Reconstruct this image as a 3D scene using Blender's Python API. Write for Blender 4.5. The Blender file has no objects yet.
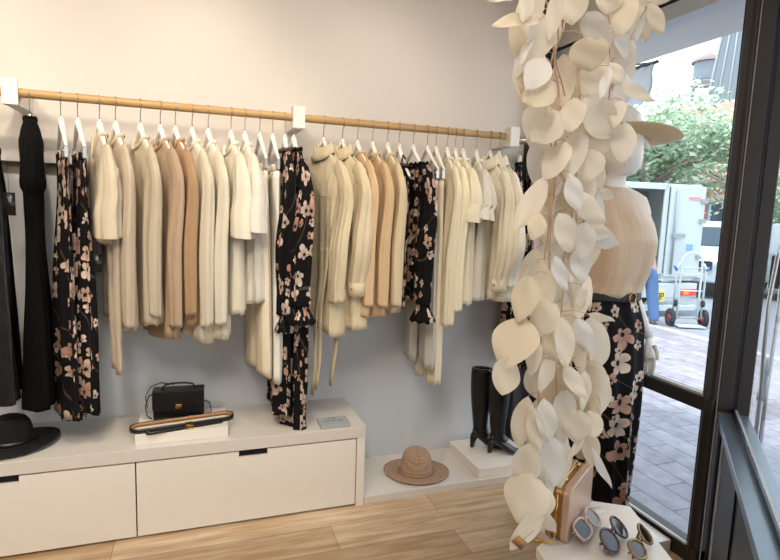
import bpy, bmesh, math, random
from mathutils import Vector, Matrix, Quaternion, noise as mnoise
from math import sin, cos, pi, radians, sqrt, atan2, exp
SC = bpy.context.scene
COL = SC.collection
rnd = random.Random(7)

# ------------------------------------------------------------------ helpers
def lerp(a, b, t): return a + (b - a) * t
def smooth(t):
    t = max(0.0, min(1.0, t)); return t * t * (3 - 2 * t)
def prof(tab, z):
    """piecewise smooth interpolation; tab = [(z, v, v, ...)] with z falling"""
    if z >= tab[0][0]: return tab[0][1:]
    for a, b in zip(tab, tab[1:]):
        if z >= b[0]:
            t = (a[0] - z) / (a[0] - b[0]) if a[0] != b[0] else 0
            t = t * .5 + smooth(t) * .5
            return tuple(lerp(p, q, t) for p, q in zip(a[1:], b[1:]))
    return tab[-1][1:]

class MB:
    """collects shapes in one bmesh, linked as ONE mesh object"""
    def __init__(s):
        s.bm = bmesh.new(); s.uv = s.bm.loops.layers.uv.new('UVMap')
    def box(s, x0, x1, y0, y1, z0, z1, rot=None, piv=None):
        vs = [s.bm.verts.new((x, y, z)) for z in (z0, z1) for y in (y0, y1) for x in (x0, x1)]
        for f in ((0,2,3,1),(4,5,7,6),(0,1,5,4),(2,6,7,3),(0,4,6,2),(1,3,7,5)):
            s.bm.faces.new([vs[i] for i in f])
        if rot is not None:
            bmesh.ops.rotate(s.bm, verts=vs, cent=piv or ((x0+x1)/2, (y0+y1)/2, (z0+z1)/2), matrix=rot)
        return s
    def rings(s, rings, closed=True, cap0=False, cap1=False, uv=None):
        R = [[s.bm.verts.new(p) for p in r] for r in rings]
        n = len(R[0])
        for i in range(len(R) - 1):
            for j in range(n if closed else n - 1):
                k = (j + 1) % n
                f = s.bm.faces.new((R[i][j], R[i+1][j], R[i+1][k], R[i][k]))
                if uv:
                    for l, (a, b) in zip(f.loops, ((i, j), (i+1, j), (i+1, j+1), (i, j+1))):
                        l[s.uv].uv = uv(a, b)
        if cap0: s.bm.faces.new(R[0])
        if cap1: s.bm.faces.new(R[-1][::-1])
        return s
    def tube(s, pts, r, n=8, flat=None, cap=True, closed=False, updir=(0,0,1)):
        """sweep; r number or list; flat = (a, b) scale of the two section axes"""
        P = [Vector(p) for p in pts]; m = len(P)
        rr = r if isinstance(r, (list, tuple)) else [r] * m
        fa, fb = flat or (1, 1)
        out = []; up = Vector(updir); prev = None
        for i in range(m):
            if closed: t = P[(i+1) % m] - P[(i-1) % m]
            else: t = P[min(i+1, m-1)] - P[max(i-1, 0)]
            if t.length < 1e-9: t = Vector((0, 0, 1))
            t.normalize()
            if prev is None:
                u = up if abs(t.dot(up)) < .95 else Vector((1, 0, 0))
                a = t.cross(u).normalized()
            else:
                a = prev - t * prev.dot(t)
                a = a.normalized() if a.length > 1e-6 else t.orthogonal().normalized()
            prev = a; b = t.cross(a)
            out.append([P[i] + a * (cos(2*pi*k/n) * rr[i] * fa) + b * (sin(2*pi*k/n) * rr[i] * fb) for k in range(n)])
        if closed: out.append(out[0]); cap = False
        return s.rings(out, True, cap, cap)
    def lathe(s, tab, c=(0,0,0), n=24, cap0=False, cap1=False, fn=None):
        R = []
        for r, z in tab:
            ring = []
            for k in range(n):
                a = 2*pi*k/n; x, y, zz = r*cos(a), r*sin(a), z
                if fn: x, y, zz = fn(x, y, zz, a, r)
                ring.append((c[0]+x, c[1]+y, c[2]+zz))
            R.append(ring)
        return s.rings(R, True, cap0, cap1)
    def prism(s, pts, z0, z1):
        a = [s.bm.verts.new((x, y, z0)) for x, y in pts]; b = [s.bm.verts.new((x, y, z1)) for x, y in pts]
        n = len(pts)
        s.bm.faces.new(a[::-1]); s.bm.faces.new(b)
        for i in range(n): s.bm.faces.new((a[i], a[(i+1) % n], b[(i+1) % n], b[i]))
        return s
    def ball(s, c, r, sc=(1,1,1), u=16, v=10):
        m = Matrix.Translation(c) @ Matrix.Diagonal((sc[0], sc[1], sc[2], 1))
        bmesh.ops.create_uvsphere(s.bm, u_segments=u, v_segments=v, radius=r, matrix=m); return s
    def build(s, name, mat, parent=None, smooth=True, bevel=0, solid=0, sub=0, loc=None):
        bmesh.ops.recalc_face_normals(s.bm, faces=s.bm.faces) if not getattr(s, 'norecalc', False) else None
        me = bpy.data.meshes.new(name); s.bm.to_mesh(me); s.bm.free()
        me.materials.append(mat)
        for p in me.polygons: p.use_smooth = smooth
        o = bpy.data.objects.new(name, me); COL.objects.link(o)
        if parent: o.parent = parent
        if loc: o.location = loc
        if solid:
            m = o.modifiers.new('solid', 'SOLIDIFY'); m.thickness = solid; m.offset = 0
        if bevel:
            m = o.modifiers.new('bevel', 'BEVEL'); m.width = bevel; m.segments = 2; m.limit_method = 'ANGLE'
            for p in me.polygons: p.use_smooth = False
        if sub:
            m = o.modifiers.new('sub', 'SUBSURF'); m.levels = sub; m.render_levels = sub
        return o

def tag(o, label=None, cat=None, group=None, kind=None):
    if label: o['label'] = label
    if cat: o['category'] = cat
    if group: o['group'] = group
    if kind: o['kind'] = kind
    return o
def thing(name, label, cat, loc=(0,0,0), rz=0, group=None):
    o = bpy.data.objects.new(name, None); COL.objects.link(o); o.empty_display_size = .05
    o.location = loc; o.rotation_euler = (0, 0, rz)
    return tag(o, label, cat, group)
def struct(o): o['kind'] = 'structure'; return o
def dup(root, loc, rz, label=None, group=None):
    r = root.copy(); COL.objects.link(r); r.location = loc; r.rotation_euler = (0, 0, rz)
    if label: r['label'] = label
    if group: r['group'] = group
    for ch in list(root.children):
        c = ch.copy(); COL.objects.link(c); c.parent = r
        for g in list(ch.children):
            d = g.copy(); COL.objects.link(d); d.parent = c
    return r

# ------------------------------------------------------------------ materials
def srgb(c):
    if isinstance(c, str):
        c = c.lstrip('#'); c = tuple(int(c[i:i+2], 16) / 255 for i in (0, 2, 4))
    return tuple((x / 12.92 if x <= .04045 else ((x + .055) / 1.055) ** 2.4) for x in c) + (1,)
class NT:
    def __init__(s, name):
        s.m = bpy.data.materials.new(name); s.m.use_nodes = True; s.t = s.m.node_tree
        s.b = s.t.nodes['Principled BSDF']
    def n(s, kind, **k):
        o = s.t.nodes.new(kind)
        for a, v in k.items(): setattr(o, a, v)
        return o
    def l(s, a, b): s.t.links.new(a, b)
    def math(s, op, a, b=None, c=None, clamp=False):
        o = s.n('ShaderNodeMath', operation=op); o.use_clamp = clamp
        for i, v in enumerate((a, b, c)):
            if v is None: continue
            if isinstance(v, (int, float)): o.inputs[i].default_value = v
            else: s.l(v, o.inputs[i])
        return o.outputs[0]
    def mix(s, f, a, b, blend='MIX'):
        o = s.n('ShaderNodeMix', data_type='RGBA', blend_type=blend)
        for sock, v in ((o.inputs[0], f), (o.inputs[6], a), (o.inputs[7], b)):
            if isinstance(v, (int, float)): sock.default_value = v
            elif isinstance(v, tuple): sock.default_value = v
            else: s.l(v, sock)
        return o.outputs[2]
    def ramp(s, f, stops):
        o = s.n('ShaderNodeValToRGB'); s.l(f, o.inputs[0]); e = o.color_ramp.elements
        while len(e) < len(stops): e.new(.5)
        for q, (p, c) in zip(e, stops): q.position = p; q.color = c
        return o.outputs[0]
    def coord(s, which='Object', scale=(1,1,1), rot=(0,0,0), loc=(0,0,0)):
        t = s.n('ShaderNodeTexCoord'); m = s.n('ShaderNodeMapping')
        m.inputs['Scale'].default_value = scale; m.inputs['Rotation'].default_value = rot; m.inputs['Location'].default_value = loc
        s.l(t.outputs[which], m.inputs['Vector']); return m.outputs[0]
    def noise(s, vec, scale, detail=3, rough=.5, out='Fac'):
        o = s.n('ShaderNodeTexNoise'); o.inputs['Scale'].default_value = scale
        o.inputs['Detail'].default_value = detail; o.inputs['Roughness'].default_value = rough
        s.l(vec, o.inputs['Vector']); return o.outputs[out]
    def bump(s, h, strength=.3, dist=.01):
        o = s.n('ShaderNodeBump'); o.inputs['Strength'].default_value = strength; o.inputs['Distance'].default_value = dist
        s.l(h, o.inputs['Height']); s.l(o.outputs[0], s.b.inputs['Normal']); return o
    def set(s, **k):
        for a, v in k.items(): s.b.inputs[a.replace('_', ' ')].default_value = v
        return s

def plain(name, col, rough=.5, metal=0, var=.06, nscale=8, bump=0, **k):
    t = NT(name); c = srgb(col)
    v = t.coord('Object'); nz = t.noise(v, nscale, 4)
    dark = tuple(x * (1 - var * 2) for x in c[:3]) + (1,)
    t.l(t.mix(nz, dark, tuple(min(1, x * (1 + var)) for x in c[:3]) + (1,)), t.b.inputs['Base Color'])
    t.set(Roughness=rough, Metallic=metal, **k)
    if bump: t.bump(t.noise(v, nscale * 12, 3), bump, .004)
    return t.m

def fabric(name, col, rib=0, wrinkle=.5, heather=.06, rough=.85, sheen=.04):
    t = NT(name); c = srgb(col)
    uv = t.coord('UV', (1, 1, 1))
    w = t.noise(t.coord('UV', (9, 2.2, 1)), 1.6, 3, .5)
    fine = t.noise(t.coord('UV', (260, 90, 1)), 1, 2, .6)
    c1 = t.mix(fine, tuple(x * (1 - heather * 1.6) for x in c[:3]) + (1,), tuple(min(1, x * (1 + heather)) for x in c[:3]) + (1,))
    t.l(c1, t.b.inputs['Base Color'])
    w2 = t.noise(t.coord('UV', (14, 12, 1), (0, 0, .6)), 1.0, 2, .5); h = t.math('MULTIPLY', t.math('ADD', w, t.math('MULTIPLY', w2, .35)), wrinkle)
    if rib:
        wv = t.n('ShaderNodeTexWave', wave_type='BANDS', bands_direction='X'); wv.inputs['Scale'].default_value = rib
        t.l(uv, wv.inputs['Vector'])
        h = t.math('ADD', h, t.math('MULTIPLY', wv.outputs['Fac'], .05))
    h = t.math('ADD', h, t.math('MULTIPLY', fine, .04))
    t.bump(h, .75, .03)
    t.set(Roughness=rough); t.b.inputs['Specular IOR Level'].default_value = .5 if rough < .6 else .15; t.b.inputs['Sheen Weight'].default_value = sheen
    return t.m

def floral(name, scale=11.0, seed=0.0, density=.42):
    """black cloth with scattered five petal blossoms in cream, blush and rust"""
    t = NT(name)
    base = t.coord('UV', (1, 1, 1), loc=(seed, seed * .7, 0))
    wob = t.n('ShaderNodeTexNoise'); wob.inputs['Scale'].default_value = 24; t.l(base, wob.inputs['Vector'])
    col = srgb('#060508')
    def layer(prev, sc, rad, dens, off, squash=1.0):
        mp = t.n('ShaderNodeMapping'); mp.inputs['Scale'].default_value = (sc, sc * squash, 0); mp.inputs['Location'].default_value = (off, off * 1.3, 0)
        t.l(base, mp.inputs['Vector'])
        ad = t.n('ShaderNodeVectorMath', operation='MULTIPLY_ADD')
        t.l(wob.outputs['Color'], ad.inputs[0]); ad.inputs[1].default_value = (.16, .16, 0); t.l(mp.outputs[0], ad.inputs[2])
        v = t.n('ShaderNodeTexVoronoi', voronoi_dimensions='2D'); v.inputs['Scale'].default_value = 1; v.inputs['Randomness'].default_value = .85
        t.l(ad.outputs[0], v.inputs['Vector'])
        d = t.n('ShaderNodeVectorMath', operation='SUBTRACT'); t.l(ad.outputs[0], d.inputs[0]); t.l(v.outputs['Position'], d.inputs[1])
        sx = t.n('ShaderNodeSeparateXYZ'); t.l(d.outputs[0], sx.inputs[0])
        sc_ = t.n('ShaderNodeSeparateColor'); t.l(v.outputs['Color'], sc_.inputs[0])
        ang = t.math('ARCTAN2', sx.outputs[1], sx.outputs[0])
        ang = t.math('ADD', ang, t.math('MULTIPLY', sc_.outputs[0], 6.28))
        pet = t.math('ABSOLUTE', t.math('COSINE', t.math('MULTIPLY', ang, 2.5)))
        pr = t.math('MULTIPLY_ADD', t.math('POWER', pet, .55), rad * .62, rad * .38)
        # half closed blossoms: squeeze by an angle dependent factor
        lop = t.math('MULTIPLY_ADD', t.math('SINE', ang), .28, .82)
        pr = t.math('MULTIPLY', pr, lop)
        mask = t.math('MULTIPLY', t.math('SUBTRACT', pr, v.outputs['Distance']), 40, clamp=True)
        mask = t.math('MULTIPLY', mask, t.math('LESS_THAN', sc_.outputs[1], dens))
        tone = t.ramp(sc_.outputs[2], [(0, srgb('#c9a594')), (.3, srgb('#dccabb')), (.55, srgb('#b98a74')), (.8, srgb('#cfb09c')), (1, srgb('#e3d6c6'))])
        shade = t.math('MULTIPLY_ADD', t.math('DIVIDE', v.outputs['Distance'], rad), .55, .5, clamp=True)
        shade = t.math('MULTIPLY', shade, t.math('MULTIPLY_ADD', wob.outputs['Fac'], .7, .6))
        tone = t.mix(1.0, tone, t.mix(shade, (0,0,0,1), (1,1,1,1)), 'MULTIPLY')
        core = t.math('MULTIPLY', t.math('SUBTRACT', rad * .2, v.outputs['Distance']), 60, clamp=True)
        tone = t.mix(core, tone, srgb('#1c1214'))
        return t.mix(mask, prev, tone)
    # thin stems
    ws = t.n('ShaderNodeTexWave', wave_type='BANDS', bands_direction='DIAGONAL'); ws.inputs['Scale'].default_value = 2.0
    ws.inputs['Distortion'].default_value = 9; ws.inputs['Detail'].default_value = 1; t.l(base, ws.inputs['Vector'])
    stem = t.math('MULTIPLY', t.math('GREATER_THAN', ws.outputs['Fac'], .9975), .3)
    c = t.mix(stem, col, srgb('#7d6a52'))
    c = layer(c, scale * 1.5, .42, density * .8, 3.1)
    c = layer(c, scale, .5, density * 1.15, 7.7, .92)
    t.l(c, t.b.inputs['Base Color'])
    w = t.noise(t.coord('UV', (10, 2, 1)), 1.6, 3, .5); t.bump(w, .4, .012)
    t.set(Roughness=.85)
    t.b.inputs['Specular IOR Level'].default_value = .25
    return t.m

M = {}
M['wall'] = plain('plaster_warm_white', '#d3ccc4', .9, var=.02, nscale=2, bump=.05)
M['wall_low'] = plain('plaster_lower_daylit', '#ccced0', .9, var=.02, nscale=2, bump=.05)  # same plaster, with bluish window light put into its colour
M['ceiling'] = plain('ceiling_white', '#ece6dc', .9, var=.01)
M['laminate'] = plain('white_laminate', '#ece5da', .32, var=.015, nscale=3)
M['gloss_white'] = plain('gloss_white_top', '#d9d3ca', .2, var=.015, nscale=3)
M['plastic_white'] = plain('hanger_white', '#f0ebe2', .35, var=.02)
M['bracket'] = plain('bracket_white', '#e8e2d8', .5, var=.02)
M['dark'] = plain('shadow_black', '#060606', .8, var=.02)
M['steel'] = plain('brushed_steel', '#b8b6b0', .28, .95, var=.05)
M['gold'] = plain('brass_gold', '#cda155', .25, 1, var=.05)
M['frame'] = plain('dark_bronze_frame', '#383330', .42, .35, var=.06, nscale=20)
M['frame_navy'] = plain('navy_shadow_gap', '#0a1020', .4, .2, var=.05)
M['frame_grey'] = plain('grey_frame', '#b4bcc6', .45, .1, var=.05)
M['sill'] = plain('satin_sill', '#75828c', .3, .45, var=.08, nscale=6)
M['white_line'] = plain('white_seal', '#c8c4bc', .5)
M['leather'] = plain('black_leather', '#0c0c0d', .3, var=.1, nscale=30, bump=.1)
M['felt'] = plain('black_felt', '#0a0909', .9, var=.1, nscale=40, bump=.3)
M['suede_tan'] = plain('tan_leather', '#b07d4d', .5, var=.1, nscale=30)
M['pink_gold'] = plain('champagne_leather', '#cfae95', .32, .25, var=.05, nscale=50, bump=.08)
M['bronze_gold'] = plain('bronze_leather', '#b08452', .32, .55, var=.1, nscale=30)
M['mannequin'] = plain('mannequin_white', '#ddd8d0', .35, var=.02)
M['satin'] = None
# oak floor
t = NT('oak_floor')
v = t.coord('Object', (1, 1, 1), loc=(.35, .08, 0))
bk = t.n('ShaderNodeTexBrick', offset=.37); bk.inputs['Scale'].default_value = 1
bk.inputs['Brick Width'].default_value = 1.5; bk.inputs['Row Height'].default_value = .19; bk.inputs['Mortar Size'].default_value = .0018
bk.inputs['Color1'].default_value = (0,0,0,1); bk.inputs['Color2'].default_value = (1,1,1,1); bk.inputs['Mortar'].default_value = (.5,.5,.5,1)
t.l(v, bk.inputs['Vector'])
tone = t.ramp(bk.outputs['Color'], [(0, srgb('#c4ab8b')), (.5, srgb('#d3bc9c')), (1, srgb('#e0ccb0'))])
gv = t.coord('Object', (1.6, 16, 1))
gn = t.noise(gv, 1.6, 6, .62)
tone = t.mix(t.ramp(gn, [(.38, (0,0,0,1)), (.66, (1,1,1,1))]), t.mix(1.0, tone, srgb('#d6c3ac'), 'MULTIPLY'), tone)
gn2 = t.noise(t.coord('Object', (1.2, 5, 1)), 1.3, 3, .5)
tone = t.mix(t.math('MULTIPLY', t.ramp(gn2, [(.55, (0,0,0,1)), (.72, (1,1,1,1))]), .35), tone, srgb('#a08465'))
tone = t.mix(t.math('MULTIPLY', bk.outputs['Fac'], .75), tone, srgb('#7a6045'))
t.l(tone, t.b.inputs['Base Color']); t.set(Roughness=.38); t.bump(gn, .06, .004); M['floor'] = t.m
# pavers outside
t = NT('street_pavers')
v = t.coord('Object', (1, 1, 1), rot=(0, 0, pi/2))
bk = t.n('ShaderNodeTexBrick', offset=.5); bk.inputs['Scale'].default_value = 1
bk.inputs['Brick Width'].default_value = .46; bk.inputs['Row Height'].default_value = .17; bk.inputs['Mortar Size'].default_value = .006
bk.inputs['Color1'].default_value = srgb('#7f7a80'); bk.inputs['Color2'].default_value = srgb('#a09a9e'); bk.inputs['Mortar'].default_value = srgb('#3f3c40')
t.l(v, bk.inputs['Vector']); nz = t.noise(t.coord('Object'), 9, 5, .6)
t.l(t.mix(.5, bk.outputs['Color'], t.ramp(nz, [(.3, srgb('#6e6a70')), (.7, srgb('#a8a4a8'))])), t.b.inputs['Base Color'])
t.set(Roughness=.8); M['pavers'] = t.m
M['asphalt'] = plain('asphalt', '#8c8f96', .9, var=.08, nscale=3, bump=.2)
M['kerb'] = plain('kerb_stone', '#b8b6b2', .8)
# glass
t = NT('window_glass'); t.t.nodes.remove(t.b)
tr = t.n('ShaderNodeBsdfTransparent'); tr.inputs[0].default_value = (.97, .985, .98, 1)
gl = t.n('ShaderNodeBsdfGlossy'); gl.inputs['Roughness'].default_value = .02; gl.inputs[0].default_value = (.9, .95, 1, 1)
lw = t.n('ShaderNodeLayerWeight'); lw.inputs[0].default_value = .5
mx = t.n('ShaderNodeMixShader'); t.l(t.math('MULTIPLY_ADD', t.math('POWER', lw.outputs['Facing'], 4), .35, .02), mx.inputs[0]); t.l(tr.outputs[0], mx.inputs[1]); t.l(gl.outputs[0], mx.inputs[2])
t.l(mx.outputs[0], t.t.nodes['Material Output'].inputs[0]); M['glass'] = t.m
t = NT('clear_acrylic'); t.set(Roughness=.05); t.b.inputs['Transmission Weight'].default_value = .55
t.b.inputs['Base Color'].default_value = srgb('#dfe4e4'); M['acrylic'] = t.m
# rail timber
t = NT('rail_oak'); gn = t.noise(t.coord('Object', (2, 30, 30)), 2, 5, .6)
t.l(t.ramp(gn, [(.3, srgb('#a8834f')), (.7, srgb('#c4a06a'))]), t.b.inputs['Base Color']); t.set(Roughness=.5); M['rail'] = t.m
# paper leaves
def paper(name, col, tw):
    t = NT(name); c = srgb(col)
    nz = t.noise(t.coord('Object'), 14, 3)
    cc = t.mix(nz, tuple(x * .9 for x in c[:3]) + (1,), c)
    t.l(cc, t.b.inputs['Base Color']); t.set(Roughness=.7)
    tl = t.n('ShaderNodeBsdfTranslucent'); t.l(cc, tl.inputs[0])
    mx = t.n('ShaderNodeMixShader'); mx.inputs[0].default_value = tw
    t.l(t.b.outputs[0], mx.inputs[1]); t.l(tl.outputs[0], mx.inputs[2]); t.l(mx.outputs[0], t.t.nodes['Material Output'].inputs[0])
    t.bump(t.noise(t.coord('Object'), 60, 2), .12, .003)
    return t.m
M['paper_cream'] = paper('paper_leaf_cream', '#efe5d2', .42)
M['paper_tan'] = paper('paper_leaf_tan', '#e6d9c0', .42)
M['paper_white'] = paper('paper_leaf_white', '#f0ede7', .45)
M['vine'] = plain('vine_stem', '#c4a184', .7)
M['kraft'] = plain('kraft_tag', '#a77c4f', .7)

FAB = dict(
    cream=fabric('knit_cream', '#e8dcc4', 90, .5), oat=fabric('knit_oat', '#d6c8ae', 90, .5, .09), beige=fabric('knit_beige', '#d2c1aa', 90, .5, .09),
    taupe=fabric('knit_taupe', '#c0a68a', 90, .5, .09), tan=fabric('knit_tan', '#bb9874', 90, .5, .08), ivory=fabric('jersey_ivory', '#ece3ce', 90, .4),
    milk=fabric('jersey_milk', '#efe8d8', 90, .4), stone=fabric('linen_stone', '#d2c3a4', 0, .9, .09), stone2=fabric('linen_sand', '#d8c8a8', 0, .9, .09),
    peach=fabric('viscose_peach', '#d4b792', 0, .5, .05), peach2=fabric('viscose_apricot', '#cdb08a', 0, .5, .05), sand=fabric('cotton_sand', '#d3c09e', 0, .5),
    trouser=fabric('trouser_cream', '#e2d6bc', 0, .35), trouser_w=fabric('trouser_white', '#e9e6de', 0, .35), trouser_g=fabric('trouser_grey_white', '#c9c6bd', 0, .35),
    butter=fabric('cotton_butter', '#eee4c4', 0, .5, .04), shirt=fabric('cotton_shell', '#e6dbc0', 0, .5, .04), tee=fabric('cotton_tee', '#ebe2c9', 0, .5, .04),
    jacket=fabric('canvas_ivory', '#eae1cb', 0, .8, .04), jacket2=fabric('canvas_milk', '#eee6d5', 0, .8, .04),
    black=fabric('crepe_black', '#050505', 0, .6, .02, .9, 0), satin_black=fabric('satin_black', '#050506', 0, .8, .02, .5, 0),
    blouse=fabric('satin_champagne', '#c4a98a', 0, .35, .03, .42, .2))
FLOR = [floral('floral_print_%s' % n, 9.6 + i * .5, i * 3.7 + 1, .46) for i, n in enumerate(('skirt', 'dress', 'maxi', 'blouse'))]
FLOR_BIG = floral('floral_print_large', 8.2, 5.2, .72)

# ------------------------------------------------------------------ camera
h = 1.5
Rm = Matrix(((0.943, 0.009, -0.333), (-0.332, 0.129, -0.935), (0.035, 0.992, 0.125)))
u1 = (1944 - 390, 265 - 280); u2 = (195 - 390, 204 - 280)
f = sqrt(-(u1[0]*u2[0] + u1[1]*u2[1]))
X_ = Vector((u1[0], -u1[1], -f)).normalized(); Y_ = Vector((u2[0], -u2[1], -f)); Y_ = (Y_ - X_ * X_.dot(Y_)).normalized(); Z_ = X_.cross(Y_)
cam = bpy.data.cameras.new('camera'); co = bpy.data.objects.new('camera', cam); COL.objects.link(co)
cam.sensor_width = 36; cam.lens = f / 780 * 36; cam.clip_start = .02; cam.clip_end = 400
co.matrix_world = Matrix.Translation((0, 0, h)) @ Matrix((X_, Y_, Z_)).to_4x4()
SC.camera = co

# ------------------------------------------------------------------ the room
WY = 2.95          # face of the back wall
GX = 2.07          # line of the side window
CZ = 3.15
P0 = Vector((2.07, 1.64, 0)); SD = Vector((-.716, -.698, 0)).normalized()   # splayed shopfront runs this way from the corner post
SN = Vector((SD.y, -SD.x, 0))                                                # its normal (towards the street or room)
if SN.x < 0: SN = -SN
P1 = P0 + SD * 4.2
pts = [(-3.2, WY), (-3.2, -2.4), (P1.x, -2.4), (P1.x, P1.y), (P0.x, P0.y), (GX + .06, P0.y), (GX + .06, WY + .12), (-3.2, WY + .12)]
struct(MB().prism(pts, -.06, 0).build('floor', M['floor'], smooth=False))
struct(MB().prism(pts, CZ, CZ + .08).build('ceiling', M['ceiling'], smooth=False))
b = MB().box(-3.3, 1.885, WY + .02, WY + .12, 0, 1.608).build('wall_back', M['wall_low'], smooth=False); struct(b)
b = MB().box(-3.3, 1.885, WY, WY + .12, 1.665, CZ).build('wall_back_upper', M['wall'], smooth=False); struct(b); b.name = 'wall_back'
b = MB().box(-3.3, 1.885, WY + .05, WY + .12, 1.608, 1.665).build('trim_1', plain('slot_shadow', '#8d8575', .9), smooth=False); struct(b)
struct(MB().box(-3.32, -3.2, -2.5, WY + .12, 0, CZ).build('wall_left', M['wall'], smooth=False))
struct(MB().box(-3.3, P1.x + .1, -2.52, -2.4, 0, CZ).build('wall_rear', M['wall'], smooth=False))
struct(MB().box(P1.x, P1.x + .1, -2.4, P1.y + .02, 0, CZ).build('wall_front', M['wall'], smooth=False))
# bulkheads above the glazing
struct(MB().box(GX - .03, GX + .14, P0.y, WY + .12, 2.492, CZ).build('wall_right', M['wall'], smooth=False))
def along(t, off=0, z=0):
    p = P0 + SD * t + SN * off; return Vector((p.x, p.y, z))
def splay_box(t0, t1, o0, o1, z0, z1):
    m = MB(); q = [along(t, o, 0) for t, o in ((t0, o0), (t1, o0), (t1, o1), (t0, o1))]
    return m.prism([(p.x, p.y) for p in q], z0, z1)
struct(splay_box(.0, 4.2, -.03, .12, 2.53, CZ).build('wall_shopfront', M['wall'], smooth=False))
# side window X = GX
w1 = struct(MB().box(GX - .03, GX + .05, P0.y, WY + .02, 0, .075).box(GX - .03, GX + .05, P0.y, WY + .02, .695, .755)
    .box(GX - .03, GX + .05, WY - .08, WY + .06, 0, 2.5).build('window_1', M['frame'], smooth=False, bevel=.004))
MB().box(GX - .034, GX - .02, P0.y + .05, WY - .1, .076, .086).box(GX - .02, GX + .0, P0.y + .05, WY - .1, .757, .768).build('glazing_bead', M['white_line'], w1, False)
MB().box(GX - .035, GX + .05, P0.y, WY + .02, 2.4, 2.47).build('window_header', M['frame_grey'], w1, False)
MB().box(GX - .022, GX + .05, P0.y, WY + .02, 2.47, 2.492).build('header_recess', M['dark'], w1, False)
MB().box(GX + .006, GX + .014, P0.y + .03, WY - .02, .075, .70).box(GX + .006, GX + .014, P0.y + .03, WY - .02, .75, 2.41).build('window_pane', M['glass'], w1, False)
# dark corner post where the wall ends
struct(MB().box(1.885, GX + .05, WY + .0, WY + .12, 0, CZ).box(1.885, 1.93, WY - .06, WY, 0, CZ).build('trim_2', M['frame'], smooth=False))
# corner post and splayed window
w2 = struct(MB().box(2.05, GX + .05, P0.y + .0, P0.y + .06, 0, 2.53).build('trim_3', M['frame'], smooth=False, bevel=.004))
w3 = struct(splay_box(-.04, .0, -.05, .0, 0, 2.53).build('window_2', M['frame'], smooth=False, bevel=.003))
splay_box(-.03, .012, .0, .052, .71, 2.53).build('jamb', M['frame'], w3, False, bevel=.003)
splay_box(-.03, .012, .066, .115, .71, 2.53).build('jamb', M['frame'], w3, False, bevel=.003)
splay_box(-.03, .0, .052, .066, .71, 2.53).build('shadow_gap', M['frame_navy'], w3, False)
splay_box(.0, .004, -.004, .0, 0, 2.5).build('white_seal', M['white_line'], w3, False)
splay_box(.0, 4.2, .03, .10, 2.4, 2.53).build('window_header', M['frame'], w3, False)
splay_box(.012, 4.15, .056, .062, .73, 2.41).build('window_pane', M['glass'], w3, False)
splay_box(2.0, 2.06, .02, .10, .73, 2.41).build('mullion', M['frame'], w3, False)
splay_box(4.1, 4.2, .0, .10, 0, 2.53).build('jamb', M['frame'], w3, False)
w4 = struct(splay_box(.0, 4.2, .0, .115, .68, .712).build('trim_4', M['sill'], smooth=False, bevel=.003))
splay_box(.012, 4.2, .052, .056, .712, .735).build('glazing_bead', M['frame_navy'], w4, False)
splay_box(.012, 4.2, .062, .072, .712, .73).build('glazing_bead', M['white_line'], w4, False)
w5 = struct(splay_box(.0, 4.2, .015, .10, 0, .68).build('wall_shopfront', M['frame'], smooth=False))
for tt in (.1, .62, 1.3): splay_box(tt, tt + .02, .009, .0148, 0, .68).build('panel_joint', M['frame_navy'], w5, False)
splay_box(.2, .212, .008, .0148, 0, .68).build('panel_trim', M['frame_grey'], w5, False)

# ------------------------------------------------------------------ outside
struct(MB().prism([(2.0, 30), (2.0, 3.07), (GX+.02, 3.07), (GX+.02, P0.y), (P1.x+.05, P1.y-.05), (P1.x+.05, -12), (6.2, -12), (6.2, 30)], -.12, -.03).build('floor_pavement', M['pavers'], smooth=False))
struct(MB().box(6.2, 6.34, -12, 30, -.12, -.02).build('trim_kerb', M['kerb'], smooth=False))
struct(MB().box(6.34, 60, -30, 70, -.25, -.1).build('floor_road', M['asphalt'], smooth=False))
sof = struct(MB().prism([(GX+.1, 3.3), (2.82, 3.3), (2.82, -3), (P1.x+.3, -3), (P1.x+.3, P1.y), (P0.x+.14, P0.y-.1)], 2.54, 2.62).build('ceiling_soffit', plain('soffit_paint', '#b9bcbe', .7, var=.03, nscale=3), smooth=False))
MB().box(2.3, 2.33, 1.5, 2.4, 2.533, 2.541).build('soffit_slot', M['frame'], sof, False)

# ------------------------------------------------------------------ bench, shelf
bench = thing('storage_bench', 'long white built-in bench with flush drawers running along the back wall', 'bench', (0, 0, 0))
bx0 = -2.3
MB().box(bx0, .802, 2.528, WY + .018, .364, .422).build('benchtop', M['gloss_white'], bench, bevel=.002)
MB().box(.758, .80, 2.530, WY + .018, .0, .3635).build('end_panel', M['laminate'], bench, bevel=.002)
MB().box(bx0 + .03, .757, 2.56, WY + .015, .018, .355).build('carcass', M['dark'], bench, False)
def drawer(x0, x1):
    c = (x0 + x1) / 2; a = .066; y0, y1 = 2.532, 2.552
    m = MB(); z0, z1, zn = .012, .357, .327
    poly = [(x0, z0), (x1, z0), (x1, z1), (c + a, z1), (c + a, zn), (c - a, zn), (c - a, z1), (x0, z1)]
    A = [m.bm.verts.new((x, y0, z)) for x, z in poly]; B = [m.bm.verts.new((x, y1, z)) for x, z in poly]
    m.bm.faces.new(A); m.bm.faces.new(B[::-1])
    for i in range(8): m.bm.faces.new((A[i], A[(i+1) % 8], B[(i+1) % 8], B[i]))
    d = m.build('drawer', M['laminate'], bench, False)
    MB().box(c - a, c + a, 2.5525, 2.558, zn - .01, z1).build('handle_slot', M['dark'], d, False)
drawer(-.255, .753); drawer(-1.268, -.261); drawer(-2.265, -1.274)
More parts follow.
